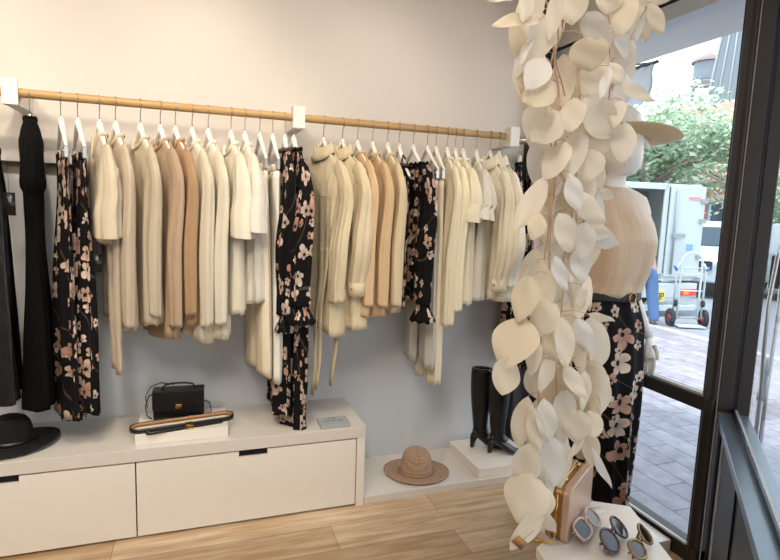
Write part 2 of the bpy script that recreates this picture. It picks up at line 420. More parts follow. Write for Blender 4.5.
shelf = tag(MB().box(.803, 2.035, 2.53, WY + .018, 0, .042).build('low_shelf', M['gloss_white'], bevel=.002), 'low white floor shelf along the wall right of the bench', 'shelf')
tag(MB().box(1.47, 1.86, 2.545, 2.93, .0425, .098).build('display_block', M['laminate'], bevel=.002), 'square white display block under the black boots', 'display block')
tag(MB().box(-.262, .137, 2.57, 2.84, .4225, .47).build('display_block', M['laminate'], bevel=.002), 'flat white display block on the bench under the black handbag', 'display block')

# acrylic sign
s = thing('acrylic_sign', 'small clear acrylic block sign with black lettering lying on the bench end', 'sign', (.648, 2.59, .4225))
MB().box(-.075, .075, -.055, .05, 0, .022).build('block', M['acrylic'], s, bevel=.002)
m = MB(); rs = random.Random(4)
for row, (n, y) in enumerate(((3, .016), (7, -.012))):
    x = -.012 * n / 2 * 1.25
    for i in range(n):
        wv = .009; hh = .014 if row == 0 else .01
        m.box(x, x + .003, y, y + hh, .0222, .0228).box(x, x + wv, y + hh - .003, y + hh, .0222, .0228)
        if i % 2: m.box(x + wv - .003, x + wv, y, y + hh, .0222, .0228)
        x += .0145
m.build('lettering', M['dark'], s, False)

# ------------------------------------------------------------------ rail
YR, ZR, RR = 2.75, 1.933, .0185
rail = tag(MB().tube([(-2.2, YR, ZR), (-1, YR, ZR), (.3, YR, ZR), (1.632, YR, ZR)], RR, 20).build('clothes_rail', M['rail']),
           'long round timber clothes rail along the back wall', 'rail')
def bracket(x, label):
    t_ = thing('rail_bracket', label, 'bracket', (x, YR, ZR), 0, None)
    MB().box(-.028, .028, -.0305, -.0195, -.052, .052).box(-.03, -.0285, -.03, .03, -.052, .052).build('face_plate', M['bracket'], t_, bevel=.002)
    MB().box(-.027, .027, .0195, WY - YR - .001, -.052, .03).build('arm', M['bracket'], t_, bevel=.002)
    return t_
bracket(-.712, 'white block bracket holding the rail above the black ruffled dress')
bracket(.478, 'white block bracket holding the middle of the rail above the long floral dresses')
bracket(1.678, 'white block bracket holding the right end of the rail')

# ------------------------------------------------------------------ hangers
def hook_pts(r=RR + .0025):
    p = [(0, -r * cos(radians(200)) * 0 + 0, 0)] and []
    for a in range(-40, 181, 20):
        q = radians(a)
        p.append((0, -r * cos(q) * -1, r * sin(q)))
    p = p[::-1]
    # comes down on one side then to the stem in the middle
    return p
def make_hanger(name, label, clip):
    t_ = thing(name, label, 'hanger', (0, 0, 0))
    r = RR + .0024
    pts = []
    for a in range(215, -31, -15):
        q = radians(a); pts.append((r * cos(q), 0, r * sin(q)))
    pts += [(.014, 0, -.022), (.002, 0, -.034), (0, 0, -.05), (0, 0, -.098)]
    # hook lies across the rail: hanger width runs along local x which is square to the rail
    MB().tube(pts, .0021, 6, updir=(0, 1, 0)).build('hook', M['steel'], t_)
    m = MB()
    xt, zt = (.17, -.215) if clip else (.198, -.262)
    for sgn in (-1, 1):
        P = []; Rr = []
        for i in range(9):
            q = i / 8
            P.append((sgn * xt * q ** 1.05, 0, lerp(-.094, zt, q ** .82 if not clip else q ** .9)))
            Rr.append(lerp(.0115, .0055, q))
        m.tube(P, Rr, 10, flat=(.5, 1.05), updir=(0, 1, 0))
    m.ball((0, 0, -.096), .013, (1, .6, 1.2), 10, 8)
    if not clip:
        m.tube([(-.07, 0, -.2), (0, 0, -.2), (.07, 0, -.2)], .005, 8, flat=(.7, 1))
    m.build('shoulder_bar', M['plastic_white'], t_)
    if clip:
        for sgn in (-1, 1):
            x = sgn * .15
            m = MB().box(x - .012, x + .012, -.008, .008, -.262, -.215).tube([(x, 0, -.2), (x, 0, -.225)], .003, 6).ball((x, -.009, -.235), .006)
            m.build('clip', M['steel'], t_, bevel=.002)
    return t_
H_PLAIN = make_hanger('clothes_hanger', 'x', False)
H_CLIP = make_hanger('clip_hanger', 'x', True)
used = {0: False, 1: False}
def hang(X, th, clip, label, Y=YR, Z=ZR, group='white hangers on the clothes rail'):
    src = H_CLIP if clip else H_PLAIN
    rz = radians(th - 90)
    if not used[clip]:
        used[clip] = True; src.location = (X, Y, Z); src.rotation_euler = (0, 0, rz); src['label'] = label; src['group'] = group; return src
    return dup(src, (X, Y, Z), rz, label, group)

# ------------------------------------------------------------------ garments (local frame: x = hanger width, near end +x; -y = front; z = 0 at the rail)
def sh_z(x, drop=0):
    """height of the hanger's shoulder line at x"""
    q = min(1, abs(x) / .203); return lerp(-.094, -.262, q ** .82) + .013 - drop
def folds(seed, n=3):
    r = random.Random(seed)
    L = [(r.randint(3, 5), r.uniform(0, 6.28), 1.0, r.uniform(-.8, .8)), (r.randint(6, 9), r.uniform(0, 6.28), .6, r.uniform(-1.5, 1.5)), (r.randint(11, 15), r.uniform(0, 6.28), .3, r.uniform(-2, 2))]
    return lambda a, z: sum(w * sin(k * a + p + d * z * 3) for k, p, w, d in L[:n]) / 1.4
def shirt_body(par, mat, hem, seed, hw=.2, hb=.2, th=.028, tb=.042, amp=.012, neck=.068, front=.055, back=.012, vneck=False, solid=.0016, xoff=0, dropn=0):
    """hem: z below rail (negative). front and back sheets joined along the shoulders"""
    N, R_ = 88, 26; F = folds(seed); r = random.Random(seed); bow = r.uniform(-.25, .25); lean = r.uniform(-.012, .012)
    rings = []
    for i in range(R_ + 1):
        v_ = i / R_; row = []
        for j in range(N):
            a = 2 * pi * j / N
            ca, sa = cos(a), sin(a)
            ex = lerp(hw, hw * .93, smooth(v_ * 5)) if v_ < .2 else lerp(hw * .93, hb, smooth((v_ - .2) / .8))
            x = ex * math.copysign(abs(ca) ** .8, ca)
            side = 1 if sa >= 0 else -1
            top = sh_z(x, dropn)
            if abs(x) < neck:
                q = x / neck; base = sh_z(neck, dropn)
                dd = back if side > 0 else front
                sag = (1 - abs(q)) if (vneck and side < 0) else sqrt(max(0, 1 - q * q))
                top = base - dd * sag
            z = lerp(top, hem + .012 * sin(2.2 * a + seed) , v_)
            th_ = lerp(max(.012, th * .25), th, smooth(v_ * 6)); th_ = lerp(th_, tb, smooth((v_ - .2) / .8))
            neckopen = .016 * max(0, 1 - abs(x) / (neck * 1.1)) * max(0, 1 - v_ * 6)
            y = side * (abs(sa) ** .7) * th_ + side * neckopen
            am = amp * smooth(v_ * 3) * (.5 + .5 * v_)
            fo = F(a, z) * am
            y += fo * (.4 + .6 * abs(sa)); x += fo * .35 * ca
            y += bow * x * x * smooth(v_ * 2) * 3 + lean * v_
            row.append((x + xoff, y, z))
        rings.append(row)
    L = hem - sh_z(.1)
    per = 2.2 * (hw + .05) * 2
    m = MB().rings(rings, uv=lambda i, j: (j / N * per + seed, -(i / R_) * abs(L)))
    return m.build('body', mat, par, solid=solid)
def neckband(par, mat, neck=.068, front=.055, back=.012, r=.0055, vneck=False, dropn=0):
    P = []
    for j in range(40):
        a = 2 * pi * j / 40; x = neck * cos(a); side = 1 if sin(a) >= 0 else -1
        q = cos(a); dd = back if side > 0 else front
        sag = (1 - abs(q)) if (vneck and side < 0) else sqrt(max(0, 1 - q * q))
        P.append((x, side * (.010 + .016 * abs(sin(a))), sh_z(neck, dropn) - dd * sag + .003))
    return MB().tube(P, r, 8, closed=True, flat=(.7, 1.5)).build('neckband', mat, par)
def sleeve(par, mat, sgn, zend, seed, r0=.062, r1=.036, flat=.5, bend=0, amp=.08, flare=0, name='sleeve', x0=.188, out=.03, z0=None, cuff=None, fwd=-.014, puff=0, short=False):
    N, K = 40, 34; F = folds(seed); r = random.Random(seed)
    zs = sh_z(x0)
    # centre line: leaves the body inside the shoulder seam, turns over the hanger tip, then hangs
    sw = r.uniform(-.012, .012); fw = fwd + r.uniform(-.008, .008)
    top = [(x0 - .085, sh_z(x0 - .085) - r0 * .78), (x0 - .035, sh_z(x0 - .035) - r0 * .84), (x0 - .004, zs - r0 * 1.05), (x0 + .012, zs - r0 * 1.6), (x0 + .016, zs - r0 * 2.2)]
    n2 = 12; zt0 = top[-1][1]
    P = [(sgn * x, 0, z) for x, z in top]
    for i in range(1, n2 + 1):
        q = i / n2
        P.append((sgn * (x0 + .016 + (out - .03) * q + bend * sin(pi * min(1, q * 1.05)) ** 2) + sw * q, fw * smooth(q * 2) - .15 * abs(bend) * sin(pi * q), lerp(zt0, zend, q)))
    pts = []
    for a_, b_ in zip(P, P[1:]):
        for k in range(3): pts.append(Vector(a_).lerp(Vector(b_), k / 3))
    pts.append(Vector(P[-1])); M_ = len(pts)
    L = [0]
    for a_, b_ in zip(pts, pts[1:]): L.append(L[-1] + (b_ - a_).length)
    rings = []
    for i in range(M_):
        t_ = (pts[min(i + 1, M_ - 1)] - pts[max(i - 1, 0)]).normalized()
        if i > M_ - 4: t_ = Vector((0, 0, -1))
        ax = Vector((0, 1, 0)).cross(t_).normalized(); q = L[i] / L[-1]
        r_ = lerp(r0, r1, q ** .75) * (1 + puff * sin(pi * q))
        rx = r_ * (.80 if i > 3 else .88) * (1 - .12 * smooth(q * 4) * (1 - q)); ry = r_ * lerp(.3, flat * 1.3, smooth(q * 1.3) ** .8)
        if flare and q > .86: rx *= 1 + flare * (q - .86) / .14; ry *= 1 + flare * (q - .86) / .14
        if i == 0: rx *= .8; ry *= .5
        row = []
        for j in range(N):
            a = 2 * pi * j / N; g = 1 + amp * F(a, pts[i].z) * smooth(q * 3)
            row.append(pts[i] + ax * (rx * math.copysign(abs(cos(a)) ** .75, cos(a)) * g) + Vector((0, ry * math.copysign(abs(sin(a)) ** .75, sin(a)) * g, (.006 * cos(a + seed)) if i > M_ - 3 else 0)))
        rings.append(row)
    m = MB().rings(rings, cap0=True, uv=lambda i, j: (j / N * 2 * pi * r0 + seed * .3, -L[i]))
    return m.build(name, mat, par, solid=.0015)
def cuffring(sl, mat, sgn, z, r, x, y=-.014, hgt=.045, buttons=2):
    rings = [[(x + r * .84 * cos(2*pi*j/28), y + r * .8 * sin(2*pi*j/28), z + dz) for j in range(28)] for dz in (-.004, hgt * .5, hgt)]
    c = MB().rings(rings, uv=lambda i, j: (j * .01, i * .02)).build('cuff', mat, sl, solid=.003)
    return c
def top_thing(name, label, cat, X, th, zoff=0):
    return thing(name, label, cat, (X, YR, ZR), radians(th - 90))
def Z(z): return z - ZR
def knit(X, th, mat, slz, hem, seed, label, hlabel, short=False, name='knit_sweater', vneck=False, front=.055, cat='sweater', r0=.058, r1=.037, amp=.018, hb=.2, tb=.042):
    hang(X, th, 0, hlabel)
    g = top_thing(name, label, cat, X, th)
    shirt_body(g, mat, Z(hem), seed, amp=amp, front=front, vneck=vneck, hb=hb, tb=tb)
    neckband(g, mat, front=front, vneck=vneck)
    for s_ in (-1, 1):
        dz = random.Random(seed * 2 + s_).uniform(-.02, .03) if s_ < 0 else 0
        sl = sleeve(g, mat, s_, Z(slz) + dz, seed + s_, r0=r0 if not short else .075, r1=r1 if not short else .072, amp=.14, out=.03 if not short else .045, x0=.188 if s_ > 0 else .14)
    return g

# --- cream cardigan and the neutral knits, left to right
FX = FAB
knit(-.389, 17, FX['oat'], 1.35, 1.33, 11, 'cream open knit cardigan with wide short sleeves beside the floral skirts', 'white hanger holding the cream wide-sleeved cardigan', short=True, name='cardigan', cat='cardigan', front=.1, vneck=True)
# long inner sleeves / ties hanging below the cardigan
g = top_thing('knit_undersleeves', 'long narrow pale knit scarf hanging down under the cream cardigan', 'undersleeves', -.389, 17)
for x, z1, sd in ((.165, .78, 1), (.215, .76, 2)):
    rr_ = [(-.3, .03), (-.5, .03), (-.7, .03), (-.95, .032), (Z(z1) + .1, .026), (Z(z1), .028)]
    F = folds(sd)
    rings = []
    for i in range(25):
        z = lerp(-.3, Z(z1), i / 24); (w_,) = prof(rr_, z)
        rings.append([(x + .02 * sin(z * 4 + sd) + w_ * cos(2*pi*j/24) * .8, -.004 + w_ * .45 * sin(2*pi*j/24) * (1 + .15 * F(2*pi*j/24, z)) + .01 * sd, z) for j in range(24)])
    MB().rings(rings, cap0=True, uv=lambda i, j: (j * .01 + sd, -i * .04)).build('undersleeve', FX['beige'], g, solid=.002)
tg = tag(MB().box(-.018, .018, -.002, .002, -.07, 0).tube([(0, 0, 0), (0, 0, .18)], .0008, 5).build('swing_tag', M['leather'], loc=(-.382, 2.52, 1.28)), 'small black swing tag hanging by the cream cardigan sleeve', 'tag')
knit(-.326, 19, FX['beige'], .97, .95, 12, 'pale beige knit sweater next to the cream wide-sleeved cardigan', 'white hanger holding the pale beige knit sweater beside the cardigan')
knit(-.226, 20, FX['oat'], 1.01, .96, 13, 'oatmeal knit sweater, third neutral top from the left floral skirts', 'white hanger holding the oatmeal knit sweater', r0=.058)
knit(-.144, 22, FX['taupe'], .96, .89, 14, 'light brown knit sweater, paler of the two brown sweaters', 'white hanger holding the paler light brown sweater')
knit(-.081, 20, FX['tan'], 1.01, .96, 15, 'darkest tan knit sweater in the left row of knits', 'white hanger holding the darkest tan sweater')
knit(-.009, 18, FX['cream'], .96, .88, 16, 'cream knit sweater just right of the darkest tan sweater', 'white hanger holding the cream sweater right of the darkest tan one')
knit(.061, 16, FX['ivory'], .97, .90, 17, 'ivory long-sleeved knit beside the short-sleeved white tees', 'white hanger holding the ivory long-sleeved knit beside the tees')
knit(.163, 11, FX['ivory'], 1.36, 1.01, 18, 'ivory short-sleeved tee, left of the pair before the cream trousers', 'white hanger holding the left short-sleeved ivory tee', short=True, name='t_shirt', cat='t-shirt')
knit(.226, 9, FX['milk'], 1.385, 1.05, 19, 'whiter short-sleeved tee hanging right beside the cream trousers', 'white hanger holding the whiter short-sleeved tee', short=True, name='t_shirt', cat='t-shirt')

def lower(X, th, mat, hem, seed, name, label, cat, hlabel, hw0=.15, hw1=.2, t0=.018, t1=.06, amp=.02, legs=False, Y=YR, band=None, zt=-.235, off=0):
    """skirt or trousers clipped by the waistband"""
    hang(X, th, 1, hlabel, Y)
    g = thing(name, label, cat, (X, Y, ZR), radians(th - 90)); F = folds(seed); z1 = Z(hem)
    wb = [[(hw0 * math.copysign(abs(cos(2*pi*j/64)) ** .8, cos(2*pi*j/64)), (t0 * .8 + .004 * sin(9 * 2*pi*j/64 + seed)) * sin(2*pi*j/64), z) for j in range(64)] for z in (zt, zt - .02, zt - .04)]
    MB().rings(wb, uv=lambda i, j: (j * .02, -i * .02)).build('waistband', band or mat, g, solid=.003)
    parts = [(-1, 'leg'), (1, 'leg')] if legs else [(0, 'skirt_panel')]
    for sgn, nm in parts:
        N, K = (64, 30) if legs else (110, 34); rings = []
        for i in range(K + 1):
            q = i / K; z = lerp(zt - .035, z1, q)
            if legs:
                hwid = lerp(hw0 / 2 + .006, hw1 / 2, smooth(q * 1.2)); cx = sgn * lerp(hw0 / 2, hw1 / 2 + .004, q)
            else: hwid = lerp(hw0, hw1, smooth(q * 1.3)); cx = 0
            tt = lerp(t0, t1, smooth(q * 1.3)); am = amp * smooth(q * 2.2) * (.6 + .4 * q)
            row = []
            for j in range(N):
                a = 2*pi*j/N; fo = F(a, z) * am + (amp * .35 * sin(17 * a + seed + z * 2) * smooth(q * 3) * (1 - .5 * q) if not legs else 0)
                row.append((cx + hwid * math.copysign(abs(cos(a)) ** .85, cos(a)) + fo * .3 * cos(a) + off * q, tt * sin(a) + fo * (.3 + .7 * abs(sin(a))) + (sgn * .012 * q), z + .008 * sin(3 * a + seed) * (q > .97)))
            rings.append(row)
        MB().rings(rings, uv=lambda i, j: (j / N * (hwid * 5) + seed + sgn, -i / K * abs(z1 - zt))).build(nm, mat, g, solid=.0015)
    return g
lower(-.537, 16, FLOR[0], .545, 21, 'floral_skirt', 'black floral print long skirt, nearer the black ruffled dress', 'skirt', 'white clip hanger holding the left floral skirt', hw1=.17, t1=.045)
lower(-.473, 17, FLOR[1], .57, 22, 'floral_skirt', 'black floral print long skirt, directly left of the cream cardigan', 'skirt', 'white clip hanger holding the floral skirt beside the cardigan', hw1=.165, t1=.04)
lower(.295, 4, FX['trouser'], .70, 23, 'wide_trousers', 'cream wide-leg trousers clipped up beside the white tee', 'trousers', 'white clip hanger holding the cream trousers beside the tee', hw1=.19, legs=True, t1=.03, amp=.012)
lower(.356, 2, FX['trouser_w'], .66, 24, 'wide_trousers', 'white trousers clipped up directly left of the long floral dresses', 'trousers', 'white clip hanger holding the white trousers beside the floral dresses', hw1=.17, legs=True, t1=.026, amp=.01)
lower(1.165, -2, FX['trouser_g'], .68, 25, 'wide_trousers', 'greyish white trousers clipped up right of the short floral dress', 'trousers', 'white clip hanger holding the greyish white trousers', hw1=.18, legs=True, t1=.026, amp=.01)
lower(1.215, -8, FX['trouser'], .585, 26, 'wide_trousers', 'cream trousers hanging lowest in the middle of the right row', 'trousers', 'white clip hanger holding the lowest hanging cream trousers', hw1=.17, legs=True, t1=.03, amp=.01)

def dress(X, th, mat, tab, seed, name, label, cat, hlabel, amp=.02, gathers=21, Y=YR, sl=None, straps=False, Zr=ZR, two=None, belt=None):
    """tab: [(z, halfwidth, thickness, x offset)] from the top, z relative to the rail"""
    hang(X, th, 0, hlabel, Y, Zr)
    g = thing(name, label, cat, (X, Y, Zr), radians(th - 90)); F = folds(seed)
    z0, z1 = tab[0][0], tab[-1][0]; N, K = 120, 56; rings = []
    for i in range(K + 1):
        q = i / K; z = lerp(z0, z1, q); hw, tt, ox = prof(tab, z); row = []
        for j in range(N):
            a = 2*pi*j/N; am = amp * smooth(q * 4) * (.5 + .5 * q)
            fo = F(a, z) * am + .0035 * sin(gathers * a + seed + 2 * z)
            row.append((ox + hw * math.copysign(abs(cos(a)) ** .85, cos(a)) + fo * .35 * cos(a), tt * sin(a) + fo * (.35 + .65 * abs(sin(a))), z + (.01 * sin(2 * a + seed) if q > .97 else 0)))
        rings.append(row)
    MB().rings(rings, cap0=False, uv=lambda i, j: (j / N * .95 + seed, -i / K * abs(z1 - z0))).build('body', mat, g, solid=.0016)
    # gathered neck frill
    hw, tt, ox = prof(tab, z0)
    P = [(ox + hw * cos(2*pi*j/72) * (1 + .05 * sin(j)), (tt + .006) * sin(2*pi*j/72), z0 + .006 * sin(j * 1.7)) for j in range(72)]
    MB().tube(P, .0045, 6, closed=True, flat=(.8, 1.8)).build('neck_frill', mat, g)
    if sl:
        for s_ in (-1, 1):
            sv = sleeve(g, mat, s_, sl[0] + (.02 if s_ < 0 else 0), seed + s_ + 3, r0=.07, r1=sl[1], amp=.16, flare=sl[2], x0=sl[3], out=.03, z0=sl[4], puff=.25)
            zc = sl[0] + (.02 if s_ < 0 else 0); xx = s_ * (sl[3] + .016)
            rr_ = [[(xx + (sl[1] * k_ * (1 + .1 * sin(9 * 2*pi*j/48))) * .8 * cos(2*pi*j/48), -.014 + sl[1] * k_ * .6 * sin(2*pi*j/48), zc - dz + .006 * sin(9*2*pi*j/48)) for j in range(48)] for dz, k_ in ((-.005, 1), (.02, 1.1), (.055, 1.7), (.085, 2.2))]
            MB().rings(rr_, uv=lambda i, j: (j * .012, -i * .03)).build('cuff_frill', mat, sv, solid=.0015)
    if straps:
        for s_ in (-1, 1):
            MB().tube([(s_ * .1, .005, sh_z(.1) + .004), (s_ * .11, -.01, z0 + .05), (s_ * .1, -.015, z0)], .005, 6, flat=(1.5, .5)).build('strap', mat, g)
    return g
# black dresses at the left edge
dress(-.790, 20, FX['satin_black'], [(-.25, .205, .014, 0), (-.4, .15, .03, 0), (-.6, .13, .035, .01), (-1.0, .15, .04, .02), (-1.2, .165, .045, .02), (-1.28, .17, .05, .02)], 31, 'slip_dress',
      'black satin dress at the left edge of the photo with black swing tag', 'dress', 'white hanger at the far left holding the black satin dress', amp=.025, straps=True)
tag(MB().box(-.02, .02, -.0015, .0015, -.09, 0).tube([(0, 0, 0), (.0, 0, .12)], .0008, 5).build('swing_tag', M['leather'], loc=(-.688, 2.555, 1.52)), 'large black swing tag hanging beside the black satin dress', 'tag')
dress(-.651, 14, FX['black'], [(-.105, .06, .018, 0), (-.15, .12, .032, .0), (-.2, .17, .042, 0), (-.27, .205, .04, 0), (-.38, .2, .048, 0), (-.41, .16, .036, .0), (-.55, .13, .034, .0), (-.8, .13, .036, .01), (-1.05, .16, .045, .01), (-1.32, .18, .055, .01)], 32, 'ruffled_dress',
      'long black dress with ruffled shoulders hanging under the left bracket', 'dress', 'white hanger holding the long black ruffled dress', amp=.02)
# long floral dresses under the middle bracket
dress(.414, -1, FLOR[2], [(-.165, .12, .02, 0), (-.25, .15, .03, 0), (-.5, .15, .04, 0), (-.62, .14, .045, 0), (-.95, .16, .05, 0), (-1.3, .18, .055, -.01), (-1.45, .185, .055, -.01)], 33, 'floral_dress',
      'long black floral dress, left of the pair under the middle bracket', 'dress', 'white hanger holding the left long floral dress', sl=(-.93, .036, .3, .16, -.25))
dress(.457, 5, FLOR[3], [(-.16, .12, .02, 0), (-.26, .16, .03, 0), (-.5, .165, .045, 0), (-.65, .15, .045, 0), (-.95, .165, .05, .0), (-1.3, .18, .055, .01), (-1.60, .185, .055, .01)], 34, 'floral_dress',
      'longest black floral dress, draped over the bench edge under the middle bracket', 'dress', 'white hanger holding the longest floral dress', sl=(-.88, .055, .25, .2, -.27))

def jacket(X, th, mat, slz, hem, seed, label, hlabel, name='jacket', bend=.05, belt=None, cat='jacket', wide=.195, r0=.07, swing=0):
    hang(X, th, 0, hlabel)
    g = top_thing(name, label, cat, X, th)
    shirt_body(g, mat, Z(hem), seed, hw=wide, hb=wide + .01, th=.045, tb=.06, amp=.018, neck=.075, front=.03, back=.0, solid=.003)
    # stand and fall collar
    rings = []
    for k, (dz, rr_, dy) in enumerate(((.0, .074, .024), (.022, .066, .022), (.04, .062, .02), (.036, .072, .028), (.012, .084, .036), (-.012, .094, .042))):
        row = []
        for j in range(40):
            a = 2*pi*j/40
            row.append((rr_ * cos(a), dy * sin(a) - .002, sh_z(.07) + dz - (.03 if sin(a) < 0 else .0) * abs(sin(a)) * (1.3 if k > 3 else .8)))
        rings.append(row)
    MB().rings(rings, uv=lambda i, j: (j * .012, i * .015)).build('collar', mat, g, solid=.003)
    # yoke seam
    MB().tube([(x, -.056 - .002 * cos(x * 20), -.37 + .05 * abs(x) * -1) for x in [-.17 + i * .034 for i in range(11)]], .0018, 5).build('yoke_seam', FX['tan'], g)
    for s_ in (-1, 1):
        zz = Z(slz) + (.03 if s_ < 0 else 0)
        sl = sleeve(g, mat, s_, zz, seed + s_, r0=r0, r1=.045, bend=bend if s_ > 0 else bend * .3, amp=.2, out=.03, fwd=-.03, flat=.55, x0=.195 if s_ > 0 else .14)
        c = cuffring(sl, mat, s_, zz, .046, s_ * ((.195 if s_ > 0 else .14) + .016), y=-.03, hgt=.06)
        MB().ball((s_ * (.211 if s_ > 0 else .156) + .012, -.03 - .037, zz + .03), .008, (1, .4, 1), 10, 8).build('button', M['suede_tan'], c)
    if belt:
        for bxx, zb, ph in belt:
            P = [(bxx, -.068, -.62)] + [(bxx + .012 * sin(k * .9 + ph), -.07 - .004 * k, lerp(-.64, Z(zb), k / 10)) for k in range(11)]
            MB().tube(P, .017, 8, flat=(1, .12), updir=(0, 1, 0)).build('belt', mat, g)
    return g
jacket(.605, 18, FX['stone'], 1.06, .89, 41, 'beige linen jacket with open collar beside the middle bracket, dangling belt', 'white hanger holding the beige linen jacket by the bracket', belt=[(.12, .58, 0), (.16, .62, 1)], bend=.02)
jacket(.702, 17, FX['stone2'], 1.09, .92, 42, 'second beige linen jacket, buttoned cuff, one place right of the first', 'white hanger holding the second beige linen jacket', belt=[(.13, .62, 2)], bend=.03)
knit(.78, 8, FX['peach'], 1.04, .98, 43, 'peach tan top directly right of the two linen jackets', 'white hanger holding the peach tan top', name='blouse', cat='blouse', r1=.04, vneck=True)
knit(.86, 7, FX['peach2'], 1.03, .97, 44, 'apricot long-sleeved top, second one right of the linen jackets', 'white hanger holding the apricot top', name='blouse', cat='blouse', r1=.04)
knit(.941, 3, FX['sand'], 1.03, .98, 45, 'sand coloured v-neck top just left of the short floral dress', 'white hanger holding the sand v-neck top', name='blouse', cat='blouse', vneck=True, front=.09)
dress(1.005, -3, FLOR[2], [(-.2, .14, .02, 0), (-.3, .16, .03, 0), (-.6, .15, .035, 0), (-.93, .16, .04, 0)], 46, 'floral_blouse', 'black floral blouse with a narrow neck, left of the short floral pair', 'blouse',
      'white hanger holding the left floral blouse', straps=True)
dress(1.085, 6, FLOR[1], [(-.19, .15, .02, 0), (-.3, .18, .03, 0), (-.6, .16, .04, 0), (-.9, .165, .045, 0)], 47, 'floral_blouse', 'black floral blouse with frilled cuffs, right of the short floral pair', 'blouse',
      'white hanger holding the floral blouse with frilled cuffs', sl=(-.90, .046, .25, .185, -.27))
knit(1.281, -7, FX['shirt'], .92, 1.02, 48, 'shell cream shirt whose long sleeve hangs lowest in the right row', 'white hanger holding the shell cream long-sleeved shirt', name='shirt', cat='shirt', r1=.042, vneck=True)
knit(1.329, -9, FX['butter'], 1.00, 1.0, 49, 'butter yellow long-sleeved shirt in the right row', 'white hanger holding the butter yellow shirt', name='shirt', cat='shirt', r1=.042)
knit(1.376, -7, FX['tee'], 1.46, 1.02, 50, 'pale short-sleeved blouse next to the butter yellow shirt', 'white hanger holding the pale short-sleeved blouse', short=True, name='blouse', cat='blouse')
knit(1.456, -9, FX['milk'], 1.47, 1.03, 51, 'off-white short-sleeved blouse left of the ivory jackets', 'white hanger holding the off-white short-sleeved blouse', short=True, name='blouse', cat='blouse')
jacket(1.542, 2, FX['jacket'], 1.10, 1.03, 52, 'ivory canvas jacket with stand collar, left of the end pair', 'white hanger holding the left ivory canvas jacket', bend=.05, wide=.2)
jacket(1.599, 1, FX['jacket2'], 1.12, 1.04, 53, 'ivory canvas jacket hanging last at the right rail end', 'white hanger holding the last ivory jacket at the rail end', bend=.09, wide=.2)
# short rail round the corner with two floral dresses
sr = tag(MB().tube([(1.735, 2.84, 1.93), (2.04, 2.84, 1.93)], .0185, 12).build('steel_rail', M['steel']), 'short steel rail between the wall end and the side window', 'rail')
for xx, sd, lab, hl in ((1.79, 35, 'long floral dress beside the dark post, left of the corner pair', 'white hanger holding the left corner floral dress'), (1.875, 36, 'long floral dress in the corner, nearer the side window', 'white hanger holding the corner floral dress nearer the window')):
    dress(xx, -30 if sd == 35 else -27, FLOR[sd % 4], [(-.14, .08, .016, 0), (-.25, .19, .024, 0), (-.5, .14, .03, 0), (-.9, .13, .035, 0), (-1.33, .12, .04, 0)], sd, 'floral_dress', lab, 'dress', hl, Y=2.84)

# ------------------------------------------------------------------ hats, bags, boots, belts
def hat(name, label, loc, rz, mat, band, R0, crown_r, crown_h, curl=.02, weave=False, tilt=0):
    t_ = thing(name, label, 'hat', loc, rz)
    def fn(x, y, z, a, r):
        if r > crown_r * 1.05:
            q = (r - crown_r) / (R0 - crown_r); z += curl * q * (.5 + .5 * cos(2 * a)) - .006 * q * sin(a)
        elif z > crown_h * .5:
            k = (z - crown_h * .5) / (crown_h * .5)
            z -= .022 * k * exp(-(y / (crown_r * .35)) ** 2) * (1 if r < crown_r * .85 else .3)
            if x > 0: y *= 1 - .18 * k * x / crown_r
        return x, y * .92, z
    c = [(R0, .004), (R0 * .9, .003), (crown_r * 1.35, .001), (crown_r * 1.08, .004), (crown_r, .015), (crown_r * .97, crown_h * .35), (crown_r * .92, crown_h * .7), (crown_r * .84, crown_h * .9),
         (crown_r * .7, crown_h * .99), (crown_r * .5, crown_h), (crown_r * .25, crown_h * .985), (.001, crown_h * .98)]
    MB().lathe(c[:4], n=56, fn=fn).build('brim', mat, t_, solid=.003)
    MB().lathe(c[3:], n=56, fn=fn).build('crown', mat, t_, solid=.003, sub=1)
    MB().lathe([(crown_r * 1.03, .006), (crown_r * 1.01, .022), (crown_r * .99, .034)], n=56, fn=fn).build('hat_band', band, t_, solid=.003)
    return t_
t = NT('straw_weave'); uvw = t.coord('Object')
wv = t.n('ShaderNodeTexWave', wave_type='RINGS', rings_direction='Z'); wv.inputs['Scale'].default_value = 60; wv.inputs['Distortion'].default_value = 1; t.l(uvw, wv.inputs['Vector'])
nz = t.noise(uvw, 90, 3)
t.l(t.mix(t.math('MULTIPLY', wv.outputs['Fac'], .5), t.ramp(nz, [(.3, srgb('#9d8069')), (.7, srgb('#c6a68c'))]), srgb('#8a6d57')), t.b.inputs['Base Color'])
t.bump(wv.outputs['Fac'], .5, .003); t.set(Roughness=.8); M['straw'] = t.m
hat('straw_hat', 'brown woven straw hat lying on the low floor shelf', (1.165, 2.715, .044), radians(-20), M['straw'], plain('straw_band', '#a58468', .7), .184, .088, .13, .008)
hat('felt_hat', 'black wide-brim felt hat on the bench at the left', (-.775, 2.72, .4245), radians(10), M['felt'], M['leather'], .19, .09, .125, .02)

